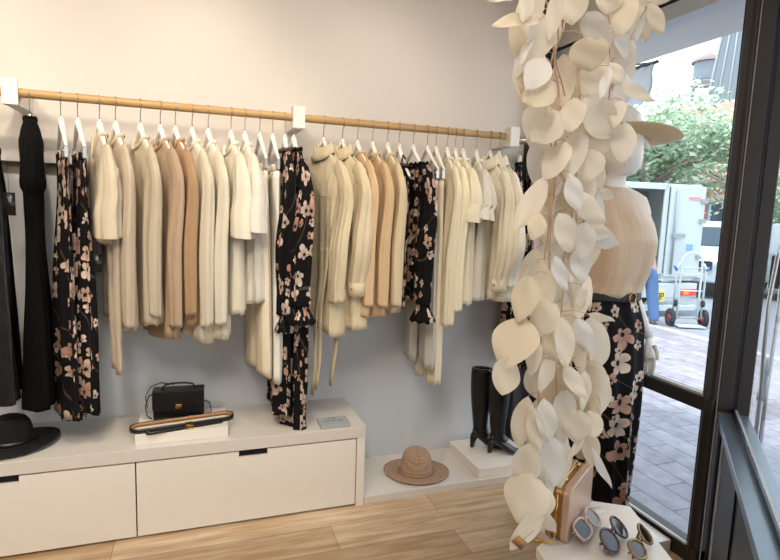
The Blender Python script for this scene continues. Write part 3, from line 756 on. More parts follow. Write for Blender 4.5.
def boot(loc, rz, label):
    t_ = thing('knee_boot', label, 'boot', loc, rz)     # toe towards +x
    secs = [(.497, -.0, .062, .05), (.40, .0, .064, .052), (.30, .002, .058, .046), (.20, .004, .046, .038), (.13, .006, .04, .034), (.105, .012, .044, .035), (.085, .022, .054, .036)]
    rings = [[(ox + a_ * cos(2*pi*j/28), b_ * sin(2*pi*j/28), z) for j in range(28)] for z, ox, a_, b_ in secs]
    MB().rings(rings).build('shaft', M['leather'], t_, solid=.003, sub=1)
    MB().lathe([(1, 0), (.92, 0)], n=28, fn=lambda x, y, z, a, r: (r * .064 * cos(a), r * .052 * sin(a), .499)).build('top_lining', plain('boot_lining', '#b9a894', .8), t_)
    rings = []
    for i in range(13):
        q = i / 12; x = lerp(-.04, .175, q); w_ = lerp(.033, .037, smooth(q * 2)) if q < .55 else lerp(.037, .006, ((q - .55) / .45) ** 1.6)
        base = lerp(.075, .004, smooth(q * 1.7)); topz = lerp(.125, .03, smooth(q * 1.15)) if q < .9 else lerp(.04, .022, (q - .9) * 10)
        mid = (base + topz) / 2; hh = max(.006, (topz - base) / 2)
        rings.append([(x, w_ * cos(2*pi*j/20), mid + hh * sin(2*pi*j/20)) for j in range(20)])
    MB().rings(rings, cap0=True, cap1=True).build('foot', M['leather'], t_, sub=1)
    MB().rings([[(ox + a_ * cos(2*pi*j/16), b_ * sin(2*pi*j/16), z) for j in range(16)] for z, ox, a_, b_ in ((.085, -.018, .028, .03), (.05, -.03, .02, .021), (.001, -.036, .011, .011))], cap0=True, cap1=True).build('heel', M['leather'], t_)
boot((1.60, 2.80, .0985), radians(-28), 'black leather knee boot, left of the pair on the white block')
boot((1.665, 2.705, .0985), radians(-22), 'black leather knee boot, right of the pair on the white block')

# black box handbag
t_ = thing('box_handbag', 'small black box handbag with strap on the white display block', 'handbag', (-.082, 2.765, .471), radians(-2))
MB().box(-.115, .115, -.038, .038, 0, .135).build('body', M['leather'], t_, bevel=.008)
MB().box(-.117, .117, -.0415, -.038, .05, .138).box(-.117, .117, -.0415, .039, .1355, .14).build('flap', M['leather'], t_, bevel=.003)
MB().box(-.014, .014, -.047, -.0415, .052, .074).build('clasp', M['gold'], t_, bevel=.003)
MB().tube([(-.075, 0, .138), (-.065, 0, .158), (-.03, 0, .166), (.03, 0, .166), (.065, 0, .158), (.075, 0, .138)], .006, 8, flat=(1.4, .7)).build('top_handle', M['leather'], t_)
MB().tube([(-.112, 0, .12), (-.135, -.005, .11), (-.15, -.01, .06), (-.142, -.02, .02), (-.12, -.03, .006)], .005, 8, flat=(1.6, .5)).tube([(-.142, 0, .05), (-.15, 0, .11), (-.125, 0, .155), (-.08, 0, .172), (-.02, 0, .16)], .004, 8, flat=(1.6, .5)).tube([(.115, 0, .07), (.14, 0, .06), (.15, -.01, .02), (.14, -.03, .004)], .005, 8, flat=(1.6, .5)).build('shoulder_strap', M['leather'], t_)
# belts looped on the block
def belt(loc, rz, L, Wd, label, hgt=.026, mat=None):
    t_ = thing('leather_belt', label, 'belt', loc, rz)
    P = []
    r_ = Wd / 2
    for k in range(13): a = -pi/2 + pi * k / 12; P.append((L/2 - r_ + r_ * cos(a), r_ * sin(a)))
    for k in range(13): a = pi/2 + pi * k / 12; P.append((-L/2 + r_ + r_ * cos(a), r_ * sin(a)))
    rings = [[(x * s_, y * s_, z) for x, y in P] for z, s_ in ((0, 1), (hgt, 1))]
    MB().rings(rings).build('strap', mat or M['leather'], t_, solid=.004)
    rings = [[(x * .985, y * .93, z) for x, y in P] for z in (.003, hgt - .003)]
    MB().rings(rings).build('lining', M['suede_tan'], t_, solid=.001)
    q = [(-.0, -r_ - .006, 0), (.03, -r_ - .006, 0), (.03, -r_ - .006, hgt + .004), (0, -r_ - .006, hgt + .004)]
    MB().tube(q, .0025, 8, closed=True).tube([(.0, -r_ - .008, hgt/2), (.032, -r_ - .008, hgt/2)], .002, 6).build('buckle', M['gold'], t_)
belt((-.06, 2.655, .4715), radians(9), .46, .085, 'black belt with gold buckle looped in front of the black handbag', .02)
belt((-.05, 2.605, .4715), radians(12), .34, .035, 'narrow tan-lined black belt lying nearest the front of the display block', .010)

# ------------------------------------------------------------------ display table with bag and sunglasses
TZ = .6
poly = [(1.187, 1.345), (1.289, 1.28), (1.197, 1.026), (1.04, .80), (.84, 1.0), (.858, 1.11), (.872, 1.178)]
t_ = thing('display_table', 'white faceted display table with sunglasses in the foreground', 'table', (0, 0, 0))
MB().prism(poly, TZ - .03, TZ).build('tabletop', M['laminate'], t_, bevel=.002)
cx_ = sum(p[0] for p in poly) / len(poly); cy_ = sum(p[1] for p in poly) / len(poly)
MB().rings([[(cx_ + (x - cx_) * k, cy_ + (y - cy_) * k, z) for x, y in poly] for z, k in ((TZ - .0305, .985), (.3, 1.14), (0, 1.28))], cap0=True, cap1=True).build('base', plain('table_side_shaded', '#c9b59e', .6), t_, False)  # shade on the white table's side is put into the tan colour
# bronze double clutch
t_ = thing('clutch_bag', 'rose gold hard clutch handbag standing on the display table', 'handbag', (1.032, 1.252, TZ + .002), radians(35.3))
def slab(x0, x1, y0, y1, z0, z1, r, tilt=0):
    m = MB(); P = []
    for cx, cz, a0 in ((x1 - r, z0 + r, -90), (x1 - r, z1 - r, 0), (x0 + r, z1 - r, 90), (x0 + r, z0 + r, 180)):
        for k in range(7): a = radians(a0 + 15 * k); P.append((cx + r * cos(a), cz + r * sin(a)))
    return m.rings([[(x, y, z) for x, z in P] for y in (y0, y1)], cap0=True, cap1=True)
slab(-.117, .117, -.032, -.012, 0, .155, .02).build('front_shell', M['pink_gold'], t_, bevel=.003)
slab(-.113, .113, -.0115, .012, .002, .152, .02).build('gusset', M['bronze_gold'], t_, bevel=.003)
slab(-.117, .117, .0125, .03, 0, .155, .02).build('rear_shell', M['bronze_gold'], t_, bevel=.003)
MB().tube([(-.06, 0, .153), (-.055, 0, .166), (0, 0, .17), (.055, 0, .166), (.06, 0, .153)], .003, 8).ball((-.06, -.0, .16), .007).ball((.06, 0, .16), .007).build('clasp', M['gold'], t_)
MB().tube([(-.118, 0, .14), (-.126, 0, .08), (-.122, 0, .02), (-.135, .0, .006), (-.15, .04, .004), (-.14, .08, .004)], .003, 8).build('chain', M['gold'], t_)
# sunglasses
M['lens'] = plain('dark_lens', '#0c1013', .12, .1, var=.1)
def shades(loc, rz, label, fm, shape):
    t_ = thing('sunglasses', label, 'sunglasses', loc, rz)
    for s_ in (-1, 1):
        P = []
        for k in range(24):
            a = 2*pi*k/24; cx, sx = cos(a), sin(a)
            if shape == 'cat': x, z = .031 * cx, .025 * sx + (.008 * s_ * cx if sx > 0 else 0)
            elif shape == 'round': x, z = .032 * cx, .03 * sx
            else: x, z = .032 * math.copysign(abs(cx) ** .6, cx), .026 * math.copysign(abs(sx) ** .6, sx)
            P.append((s_ * .041 + x, .006 * (abs(s_ * .041 + x) / .07) ** 2, .034 + z))
        rim = MB().tube(P, .0038, 8, closed=True, updir=(0, 1, 0)).build('rim', fm, t_)
        m = MB(); vs = [m.bm.verts.new(p) for p in P]; m.bm.faces.new(vs); m.build('lens', M['lens'], rim, False)
        MB().tube([(s_ * .07, .004, .044), (s_ * .074, .014, .044), (s_ * .066, .02 + .004 * s_, .042), (s_ * .0, .024 + .005 * s_, .036), (s_ * -.05, .022 + .006 * s_, .024)], .0036, 6, flat=(1.2, .7)).build('temple', fm, t_)
    MB().tube([(-.012, -.002, .044), (0, -.004, .048), (.012, -.002, .044)], .0036, 6).build('bridge', fm, t_)
    return t_
fr_pink = plain('clear_pink_acetate', '#d9b3a6', .15, 0, var=.1); fr_tort = plain('mauve_tortoise', '#5e474a', .2, 0, var=.5, nscale=60); fr_gold = plain('brown_gold_frame', '#a58552', .25, .5, var=.4, nscale=60)
GZ = TZ + .001
for i, (x, y, a, lab, fm, shp) in enumerate(((1.063, 1.165, 32, 'clear pink framed sunglasses nearest the rose gold bag', fr_pink, 'square'), (1.10, 1.10, 32, 'mauve tortoise sunglasses in the middle of the three pairs', fr_tort, 'round'), (1.145, 1.048, 34, 'gold brown sunglasses at the table edge nearest the window', fr_gold, 'cat'))):
    o = shades((x, y, GZ + .016), radians(a), lab, fm, shp); o.rotation_euler = (radians(-50), 0, radians(a)); o['group'] = 'sunglasses on the display table'
tag(MB().box(-.03, .03, -.018, .018, 0, .002).build('price_card', M['laminate'], loc=(1.16, 1.285, TZ + .001)), 'small folded price card behind the rose gold bag', 'card')

# ------------------------------------------------------------------ mannequin (faces +x in its own frame)
mq = thing('mannequin', 'white shop mannequin in champagne blouse and floral trousers by the window', 'mannequin', (1.768, 2.006, 0), radians(-78))
def sec(tab, n=40, k0=0):
    R = []
    for z, cx, cy, ax, ay, e in tab:
        R.append([(cx + ax * math.copysign(abs(cos(2*pi*j/n)) ** e, cos(2*pi*j/n)), cy + ay * math.copysign(abs(sin(2*pi*j/n)) ** e, sin(2*pi*j/n)), z) for j in range(n)])
    return R
def dense(tab, m=5):
    out = []
    for a, b in zip(tab, tab[1:]):
        for k in range(m): out.append(tuple(lerp(p, q, k / m) for p, q in zip(a, b)))
    out.append(tab[-1]); return out
BODY = [(1.99, .0, -.03, .012, .012, 1), (1.98, .0, -.03, .06, .06, 1), (1.95, .0, -.028, .095, .09, 1), (1.89, .0, -.024, .11, .1, 1), (1.82, .004, -.02, .11, .1, 1), (1.765, .012, -.012, .1, .09, 1), (1.725, .02, -.004, .082, .07, 1), (1.695, .02, -.005, .06, .05, 1),
        (1.685, -.005, -.012, .052, .047, 1), (1.67, -.012, -.006, .052, .05, 1), (1.645, -.022, 0, .06, .075, 1), (1.615, -.02, 0, .075, .14, .9), (1.58, -.012, 0, .088, .178, .85), (1.52, .0, 0, .1, .18, .85),
        (1.44, .02, 0, .115, .16, .9), (1.38, .018, 0, .112, .148, .9), (1.30, .0, 0, .092, .128, .95), (1.20, -.005, 0, .085, .118, 1), (1.12, -.01, 0, .1, .145, 1), (1.02, -.02, 0, .118, .172, 1), (.95, -.02, 0, .112, .175, 1), (.92, -.015, 0, .07, .13, 1)]
m = MB().rings(sec(dense(BODY, 3)), cap0=True, cap1=True)
# nose ridge and eye hollows of the abstract head
m.rings([[(.08 + .015 * q + .006 * cos(2*pi*j/10), .045 + .02 * q + .009 * sin(2*pi*j/10) * (.6 + q), 1.86 - .05 * q + .006 * sin(2*pi*j/10)) for j in range(10)] for q in (0, .4, .8, 1)], cap0=True, cap1=True)
for s_ in (-1, 1):
    m.tube([(-.01, s_ * .17, 1.585), (-.012, s_ * .195, 1.55), (-.03, s_ * .215, 1.42), (-.035, s_ * .222, 1.27), (-.015, s_ * .225, 1.12), (.05, s_ * .228, 1.0), (.08, s_ * .228, .95)], [.045, .05, .043, .036, .032, .024, .02], 18)
    m.tube([(.08, s_ * .228, .955), (.084, s_ * .228, .93), (.09, s_ * .226, .89), (.095, s_ * .222, .855)], [.021, .028, .036, .033], 14, flat=(.5, 1.0), updir=(0, 1, 0))
    for k, (dx, ln) in enumerate(((-.026, .066), (-.009, .08), (.009, .084), (.026, .074))):
        bx_ = .093 + dx
        m.tube([(bx_, s_ * .222, .862), (bx_ + dx * .12 + .004, s_ * .217, .862 - ln * .45), (bx_ + dx * .15 + .012 - .004 * k, s_ * .206, .862 - ln)], [.0092, .0085, .006], 8)
    m.tube([(.115, s_ * .222, .92), (.136, s_ * .214, .895), (.144, s_ * .206, .862)], [.012, .010, .0068], 8)
    m.tube([(-.01, s_ * .088, .96), (.0, s_ * .088, .8), (.005, s_ * .085, .6), (-.01, s_ * .085, .45), (-.03, s_ * .085, .22), (-.02, s_ * .085, .14)], [.088, .08, .058, .056, .036, .034], 20)
    m.rings([[(lerp(-.05, .17, q) , s_ * .088 + lerp(.032, .018, q) * cos(2*pi*j/16), .09 + lerp(.045, .014, q) * sin(2*pi*j/16)) for j in range(16)] for q in (0, .15, .4, .7, .9, 1)], cap0=True, cap1=True)
m.build('body', M['mannequin'], mq)
# blouse: loose satin shell, cowl gathers, bloused over the belt
TB = [(1.635, -.02, 0, .07, .085, .95), (1.622, -.018, 0, .085, .13, .9), (1.60, -.01, 0, .098, .17, .85), (1.55, .0, 0, .112, .185, .85), (1.48, .022, 0, .13, .186, .9), (1.41, .032, 0, .14, .182, .9), (1.33, .03, 0, .138, .172, .95), (1.26, .022, 0, .132, .165, .95), (1.21, .012, 0, .125, .16, .95), (1.175, .004, 0, .125, .168, 1), (1.16, 0, 0, .12, .16, 1)]
rs_ = []
for i, (z, cx, cy, ax, ay, e) in enumerate(dense(TB, 5)):
    q = (1.64 - z) / .48; row = []
    for j in range(120):
        a = 2*pi*j/120
        am = .0042 * smooth(q * 3)
        fo = am * (sin(5 * a + 9 * z) + .5 * sin(9 * a - 7 * z + 1) + .7 * sin(3 * a + 14 * z) + .2 * q * sin(20 * a + 3 * z))
        row.append((cx + (ax + fo) * math.copysign(abs(cos(a)) ** e, cos(a)), (ay + fo) * math.copysign(abs(sin(a)) ** e, sin(a)), z))
    rs_.append(row)
bl = MB().rings(rs_, uv=lambda i, j: (j * .01, -i * .01)).build('blouse', FAB['blouse'], mq, solid=.002)
MB().tube([(-.02 + .072 * cos(2*pi*j/40), .09 * sin(2*pi*j/40), 1.642 + (-.035 if cos(2*pi*j/40) > 0 else .005) * abs(cos(2*pi*j/40)) + .004) for j in range(40)], .008, 8, closed=True, flat=(1, 1.6)).build('neckband', FAB['blouse'], bl)
for s_ in (-1, 1):
    MB().tube([(-.01, s_ * .12, 1.57), (-.012, s_ * .17, 1.56), (-.014, s_ * .195, 1.53), (-.02, s_ * .2, 1.47), (-.03, s_ * .205, 1.39), (-.034, s_ * .205, 1.33)], [.05, .058, .056, .052, .05, .052], 24, cap=False).build('short_sleeve', FAB['blouse'], bl, solid=.002)
    if s_ > 0: MB().tube([(.055, s_ * .03, 1.60), (.098, s_ * .05, 1.555), (.12, s_ * .07, 1.5), (.138, s_ * .085, 1.44), (.146, s_ * .095, 1.36)], [.003, .004, .004, .004, .003], 8, flat=(1.6, .6)).build('placket', FAB['blouse'], bl)
# trousers
F = folds(77)
rs_ = []
for i in range(60):
    q = i / 59; z = lerp(1.165, .135, q)
    ax, ay = prof([(0, .122, .165), (-.15, .16, .205), (-.45, .17, .212), (-1.03, .175, .215)], -(1.165 - z))
    row = []
    for j in range(130):
        a = 2*pi*j/130; fo = (.006 + .012 * smooth(q * 1.5)) * (F(a, z) + .5 * sin(13 * a + z * 2))
        row.append((-.012 + (ax + fo) * cos(a), (ay + fo) * sin(a), z))
    rs_.append(row)
MB().rings(rs_, uv=lambda i, j: (j * .0088, -i * .0175)).build('trousers', FLOR_BIG, mq, solid=.002)
bt = MB().rings([[(-.005 + (.132) * cos(2*pi*j/60), .174 * sin(2*pi*j/60), z) for j in range(60)] for z in (1.14, 1.152, 1.165, 1.178)]).build('belt', plain('woven_black_belt', '#141214', .5, var=.4, nscale=80, bump=.4), mq, solid=.004)
MB().tube([(.131, -.0 + .022 * cos(2*pi*j/20) , 1.158 + .024 * sin(2*pi*j/20)) for j in range(20)], .003, 8, closed=True).build('buckle', M['gold'], bt)
tag(MB().box(1.5, 2.03, 1.76, 2.26, 0, .06).build('mannequin_plinth', M['laminate'], bevel=.003), 'low white plinth under the mannequin', 'plinth')
hm = thing('felt_hat', 'cream wide-brim hat worn by the mannequin in the window', 'hat', (1.795, 2.0, 1.895), radians(-50)); hm.rotation_euler = (radians(-7), radians(-5), radians(-42)); hm.location = (1.755, 2.02, 1.835)
def hfn(x, y, z, a, r):
    if r > .11: q = (r - .1) / .12; z += .012 * q * cos(a) + .03 * q * (-cos(2 * a)) * .5 - .0 * q
    return x * (1.05 if r > .11 else 1.0), y * .9, z
M['hat_cream'] = plain('cream_felt', '#cdb48c', .85, var=.04, nscale=20)
M['hat_white'] = plain('pale_felt', '#e0d8c8', .85, var=.04, nscale=20)
MB().lathe([(.255, .0), (.2, .002), (.15, 0), (.112, .004)], n=56, fn=hfn).build('brim', M['hat_cream'], hm, solid=.004)
MB().lathe([(.111, .004), (.109, .05), (.1, .1), (.088, .13), (.06, .145), (.03, .14), (.001, .135)], n=40, fn=hfn).build('crown', M['hat_white'], hm, solid=.003)
MB().lathe([(.114, .008), (.112, .035)], n=40, fn=hfn).build('hat_band', M['hat_cream'], hm, solid=.002)

# ------------------------------------------------------------------ paper leaf garland hanging in the foreground
LEAVES = [(0.643, 0.982, 1.883, 0.535, 0.978, 1.856, 0.03, 't'),(0.592, 0.988, 1.923, 0.524, 0.982, 1.903, 0.019, 'c'),(0.662, 1.001, 1.907, 0.65, 1.014, 1.804, 0.06, 'c'),
(0.611, 0.971, 1.941, 0.591, 0.956, 1.865, 0.032, 'c'),(0.688, 0.983, 1.947, 0.675, 0.99, 1.852, 0.028, 'c'),(0.742, 1.02, 1.976, 0.748, 1.018, 1.899, 0.055, 'c'),
(0.776, 1.012, 1.927, 0.84, 1.01, 1.863, 0.046, 'w'),(0.829, 1.002, 1.976, 0.827, 1.012, 1.93, 0.046, 'c'),(0.871, 1.002, 1.978, 0.849, 0.986, 1.882, 0.047, 't'),
(0.927, 0.996, 1.965, 0.957, 0.985, 1.898, 0.028, 't'),(0.879, 1.004, 1.972, 0.998, 1.016, 1.984, 0.026, 't'),(0.859, 1.008, 1.895, 0.884, 1.002, 1.843, 0.028, 'w'),
(0.765, 0.985, 1.87, 0.787, 0.999, 1.805, 0.066, 't'),(0.822, 1.013, 1.836, 0.802, 1.012, 1.759, 0.059, 'c'),(0.843, 1.006, 1.833, 0.858, 0.99, 1.786, 0.031, 'c'),
(0.874, 1.006, 1.791, 0.957, 0.988, 1.76, 0.029, 'c'),(0.83, 0.99, 1.82, 0.8, 0.977, 1.747, 0.019, 'w'),(0.672, 0.992, 1.817, 0.619, 0.974, 1.746, 0.047, 'w'),
(0.637, 1.014, 1.783, 0.64, 1.026, 1.75, 0.016, 't'),(0.689, 0.977, 1.765, 0.618, 0.984, 1.725, 0.053, 't'),(0.702, 1.018, 1.736, 0.664, 1.018, 1.653, 0.065, 'c'),
(0.721, 1.001, 1.717, 0.661, 1.006, 1.652, 0.06, 'c'),(0.772, 0.995, 1.751, 0.859, 0.997, 1.676, 0.065, 'c'),(0.867, 0.988, 1.753, 0.847, 0.982, 1.692, 0.031, 'c'),
(0.89, 0.999, 1.711, 0.877, 0.983, 1.621, 0.043, 'c'),(0.644, 1.004, 1.859, 0.611, 0.987, 1.797, 0.018, 'w'),(0.765, 1.013, 1.752, 0.746, 0.993, 1.677, 0.047, 'c'),
(0.746, 1.004, 1.658, 0.704, 1.013, 1.577, 0.049, 'c'),(0.794, 1.013, 1.696, 0.744, 0.994, 1.578, 0.043, 'c'),(0.818, 1.015, 1.652, 0.811, 1.01, 1.578, 0.055, 'c'),
(0.813, 1.006, 1.701, 0.848, 1.013, 1.638, 0.052, 't'),(0.705, 1.012, 1.583, 0.636, 1.007, 1.471, 0.04, 'c'),(0.759, 0.984, 1.551, 0.86, 0.997, 1.49, 0.044, 'c'),
(0.83, 1.013, 1.486, 0.895, 0.993, 1.439, 0.029, 'c'),(0.737, 0.974, 1.591, 0.755, 0.961, 1.511, 0.034, 'w'),(0.729, 0.991, 1.508, 0.775, 1.0, 1.424, 0.054, 'c'),
(0.68, 0.985, 1.506, 0.655, 0.973, 1.45, 0.034, 't'),(0.85, 1.014, 1.562, 0.903, 1.027, 1.542, 0.022, 'c'),(0.809, 1.001, 1.491, 0.812, 1.014, 1.401, 0.046, 'w'),
(0.68, 1.006, 1.373, 0.655, 1.009, 1.271, 0.052, 't'),(0.681, 1.014, 1.278, 0.616, 0.995, 1.17, 0.089, 't'),(0.642, 0.995, 1.2, 0.608, 0.975, 1.122, 0.069, 't'),
(0.721, 0.985, 1.417, 0.773, 0.998, 1.336, 0.03, 'w'),(0.811, 1.0, 1.351, 0.852, 1.014, 1.298, 0.051, 'c'),(0.819, 0.98, 1.289, 0.893, 0.981, 1.27, 0.019, 'c'),
(0.719, 1.001, 1.323, 0.717, 1.01, 1.235, 0.062, 'c'),(0.742, 0.972, 1.288, 0.751, 0.957, 1.177, 0.038, 'c'),(0.768, 0.986, 1.172, 0.822, 0.967, 1.098, 0.037, 'c'),
(0.862, 1.015, 1.172, 0.915, 1.017, 1.088, 0.038, 'c'),(0.799, 0.993, 1.278, 0.843, 0.99, 1.187, 0.037, 'w'),(0.749, 1.002, 1.192, 0.718, 0.996, 1.111, 0.037, 'c'),
(0.733, 0.998, 1.257, 0.75, 0.991, 1.181, 0.036, 't'),(0.803, 1.017, 1.432, 0.827, 1.014, 1.356, 0.042, 'w'),(0.831, 0.992, 1.456, 0.887, 0.981, 1.442, 0.029, 'w'),
(0.692, 0.982, 1.24, 0.682, 0.986, 1.153, 0.031, 'c'),(0.703, 1.019, 1.097, 0.683, 1.016, 0.978, 0.047, 'c'),(0.699, 0.997, 0.996, 0.701, 1.012, 0.884, 0.054, 'c'),
(0.713, 0.991, 0.924, 0.674, 0.985, 0.816, 0.087, 'c'),(0.735, 0.971, 0.846, 0.646, 0.964, 0.77, 0.044, 'c'),(0.745, 1.002, 0.822, 0.804, 1.015, 0.752, 0.03, 'c'),
(0.754, 1.001, 1.005, 0.774, 1.0, 0.878, 0.068, 'w'),(0.795, 1.004, 1.109, 0.792, 1.007, 1.015, 0.043, 'w'),(0.842, 1.005, 1.152, 0.837, 0.995, 1.056, 0.035, 'c'),
(0.809, 0.971, 1.072, 0.813, 0.984, 0.991, 0.052, 'c'),(0.864, 1.004, 1.055, 0.866, 0.985, 0.995, 0.044, 'c'),(0.84, 0.983, 1.011, 0.793, 0.982, 0.945, 0.02, 't'),
(0.866, 1.0, 1.001, 0.881, 1.003, 0.913, 0.036, 't'),(0.863, 0.988, 0.972, 0.938, 0.992, 0.858, 0.02, 'w'),(0.723, 0.988, 1.101, 0.738, 0.983, 1.0, 0.039, 'w'),
(0.697, 0.985, 1.082, 0.717, 0.987, 0.978, 0.034, 'c'),(0.741, 1.009, 0.965, 0.758, 1.023, 0.833, 0.043, 'w'),(0.74, 0.998, 0.891, 0.744, 0.988, 0.811, 0.05, 'c'),
(0.661, 1.049, 1.985, 0.656, 1.046, 1.87, 0.062, 'c'),(0.993, 1.111, 2.043, 1.049, 1.129, 1.932, 0.05, 't'),(0.907, 1.042, 1.993, 0.937, 1.043, 1.894, 0.05, 'w'),
(0.775, 1.111, 1.995, 0.771, 1.104, 1.869, 0.049, 'c'),(0.906, 1.059, 1.979, 0.953, 1.062, 1.88, 0.046, 'w'),(0.714, 1.129, 1.97, 0.705, 1.126, 1.837, 0.075, 't'),
(0.891, 1.082, 1.968, 0.923, 1.073, 1.843, 0.056, 'c'),(0.894, 1.054, 1.935, 0.897, 1.036, 1.8, 0.07, 'w'),(0.879, 1.031, 1.914, 0.931, 1.041, 1.795, 0.049, 'c'),
(0.728, 1.121, 1.922, 0.676, 1.106, 1.803, 0.049, 'w'),(0.889, 1.083, 1.917, 0.913, 1.096, 1.82, 0.051, 'c'),(0.896, 1.093, 1.899, 0.915, 1.107, 1.774, 0.048, 'c'),
(0.827, 1.062, 1.886, 0.833, 1.075, 1.78, 0.071, 'c'),(0.724, 1.101, 1.876, 0.686, 1.102, 1.765, 0.06, 'c'),(0.767, 1.066, 1.855, 0.764, 1.054, 1.739, 0.054, 'c'),
(0.707, 1.087, 1.846, 0.691, 1.068, 1.723, 0.058, 't'),(0.782, 1.073, 1.827, 0.789, 1.068, 1.702, 0.06, 't'),(0.893, 1.052, 1.833, 0.898, 1.043, 1.727, 0.064, 'w'),
(0.766, 1.127, 1.826, 0.745, 1.129, 1.737, 0.074, 'c'),(0.761, 1.119, 1.806, 0.766, 1.13, 1.679, 0.067, 't'),(0.823, 1.077, 1.796, 0.839, 1.067, 1.669, 0.058, 'w'),
(0.699, 1.032, 1.769, 0.683, 1.046, 1.646, 0.046, 'c'),(0.919, 1.11, 1.78, 0.941, 1.091, 1.638, 0.073, 'w'),(0.769, 1.085, 1.753, 0.748, 1.087, 1.639, 0.073, 'c'),
(0.777, 1.092, 1.737, 0.767, 1.102, 1.643, 0.058, 'c'),(0.901, 1.068, 1.738, 0.951, 1.057, 1.624, 0.076, 't'),(0.836, 1.122, 1.72, 0.853, 1.13, 1.601, 0.053, 'w'),
(0.785, 1.122, 1.705, 0.789, 1.122, 1.613, 0.061, 't'),(0.757, 1.082, 1.687, 0.746, 1.099, 1.562, 0.072, 'w'),(0.811, 1.115, 1.681, 0.811, 1.119, 1.553, 0.056, 'c'),
(0.786, 1.087, 1.679, 0.764, 1.077, 1.548, 0.061, 'c'),(0.863, 1.088, 1.67, 0.882, 1.104, 1.544, 0.068, 'c'),(0.878, 1.103, 1.659, 0.911, 1.122, 1.522, 0.063, 'c'),
(0.822, 1.052, 1.63, 0.812, 1.042, 1.502, 0.073, 'c'),(0.874, 1.123, 1.644, 0.857, 1.11, 1.514, 0.05, 'c'),(0.883, 1.113, 1.624, 0.875, 1.105, 1.529, 0.06, 'w'),
(0.782, 1.068, 1.597, 0.762, 1.051, 1.509, 0.066, 't'),(0.782, 1.057, 1.58, 0.774, 1.064, 1.464, 0.049, 'w'),(0.771, 1.107, 1.57, 0.767, 1.118, 1.428, 0.056, 't'),
(0.923, 1.124, 1.571, 0.929, 1.118, 1.43, 0.069, 'w'),(0.827, 1.098, 1.566, 0.85, 1.101, 1.458, 0.053, 't'),(0.757, 1.075, 1.537, 0.761, 1.06, 1.431, 0.063, 'c'),
(0.815, 1.049, 1.529, 0.821, 1.048, 1.42, 0.07, 't'),(0.869, 1.104, 1.532, 0.889, 1.098, 1.398, 0.057, 'w'),(0.772, 1.1, 1.517, 0.756, 1.1, 1.401, 0.075, 'w'),
(0.908, 1.13, 1.499, 0.92, 1.116, 1.401, 0.07, 't'),(0.839, 1.049, 1.494, 0.844, 1.046, 1.366, 0.07, 't'),(0.84, 1.084, 1.48, 0.862, 1.071, 1.342, 0.053, 'c'),
(0.778, 1.071, 1.462, 0.788, 1.083, 1.324, 0.056, 'w'),(0.85, 1.12, 1.45, 0.877, 1.126, 1.324, 0.05, 'c'),(0.738, 1.079, 1.428, 0.737, 1.08, 1.297, 0.061, 'c'),
(0.805, 1.125, 1.412, 0.816, 1.109, 1.273, 0.058, 't'),(0.73, 1.035, 1.404, 0.728, 1.029, 1.277, 0.052, 'c'),(0.732, 1.064, 1.399, 0.718, 1.072, 1.291, 0.048, 'w'),
(0.78, 1.13, 1.373, 0.785, 1.118, 1.277, 0.051, 'c'),(0.831, 1.034, 1.379, 0.819, 1.017, 1.267, 0.052, 'c'),(0.797, 1.051, 1.366, 0.821, 1.05, 1.273, 0.047, 'w'),
(0.824, 1.102, 1.338, 0.846, 1.097, 1.234, 0.061, 'w'),(0.79, 1.056, 1.342, 0.81, 1.051, 1.197, 0.074, 'w'),(0.752, 1.047, 1.335, 0.73, 1.028, 1.243, 0.049, 'c'),
(0.761, 1.062, 1.315, 0.742, 1.043, 1.183, 0.069, 'c'),(0.791, 1.052, 1.304, 0.805, 1.036, 1.216, 0.062, 'c'),(0.789, 1.111, 1.283, 0.784, 1.102, 1.137, 0.082, 'w'),
(0.875, 1.033, 1.272, 0.904, 1.026, 1.152, 0.079, 'c'),(0.826, 1.03, 1.278, 0.836, 1.012, 1.137, 0.049, 'c'),(0.823, 1.063, 1.249, 0.844, 1.079, 1.14, 0.072, 'c'),
(0.896, 1.06, 1.227, 0.908, 1.065, 1.073, 0.08, 'c'),(0.797, 1.085, 1.209, 0.795, 1.086, 1.09, 0.074, 'w'),(0.889, 1.085, 1.211, 0.945, 1.102, 1.06, 0.061, 'w'),
(0.861, 1.112, 1.186, 0.863, 1.112, 1.044, 0.076, 't'),(0.942, 1.105, 1.163, 0.965, 1.118, 1.055, 0.054, 't'),(0.786, 1.094, 1.162, 0.806, 1.109, 1.046, 0.078, 'w'),
(0.864, 1.03, 1.167, 0.908, 1.018, 1.036, 0.073, 'c'),(0.787, 1.051, 1.156, 0.812, 1.059, 1.032, 0.079, 't'),(0.9, 1.051, 1.141, 0.933, 1.065, 1.031, 0.066, 'w'),
(0.831, 1.049, 1.118, 0.84, 1.036, 0.981, 0.05, 'c'),(0.88, 1.056, 1.104, 0.917, 1.04, 1.004, 0.062, 't'),(0.848, 1.065, 1.09, 0.891, 1.069, 0.94, 0.063, 'c'),
(0.883, 1.042, 1.089, 0.891, 1.022, 0.974, 0.058, 't'),(0.81, 1.085, 1.073, 0.798, 1.095, 0.944, 0.063, 't'),(0.797, 1.036, 1.078, 0.816, 1.026, 0.972, 0.061, 'c'),
(0.799, 1.117, 1.032, 0.825, 1.137, 0.861, 0.071, 't'),(0.835, 1.125, 1.004, 0.868, 1.124, 0.838, 0.078, 'w'),(0.782, 1.032, 1.033, 0.828, 1.048, 0.924, 0.048, 'c'),
(0.825, 1.105, 0.992, 0.806, 1.096, 0.858, 0.065, 'c'),(0.765, 1.074, 0.992, 0.762, 1.091, 0.839, 0.063, 'c'),(0.854, 1.128, 0.955, 0.911, 1.143, 0.791, 0.065, 'c'),
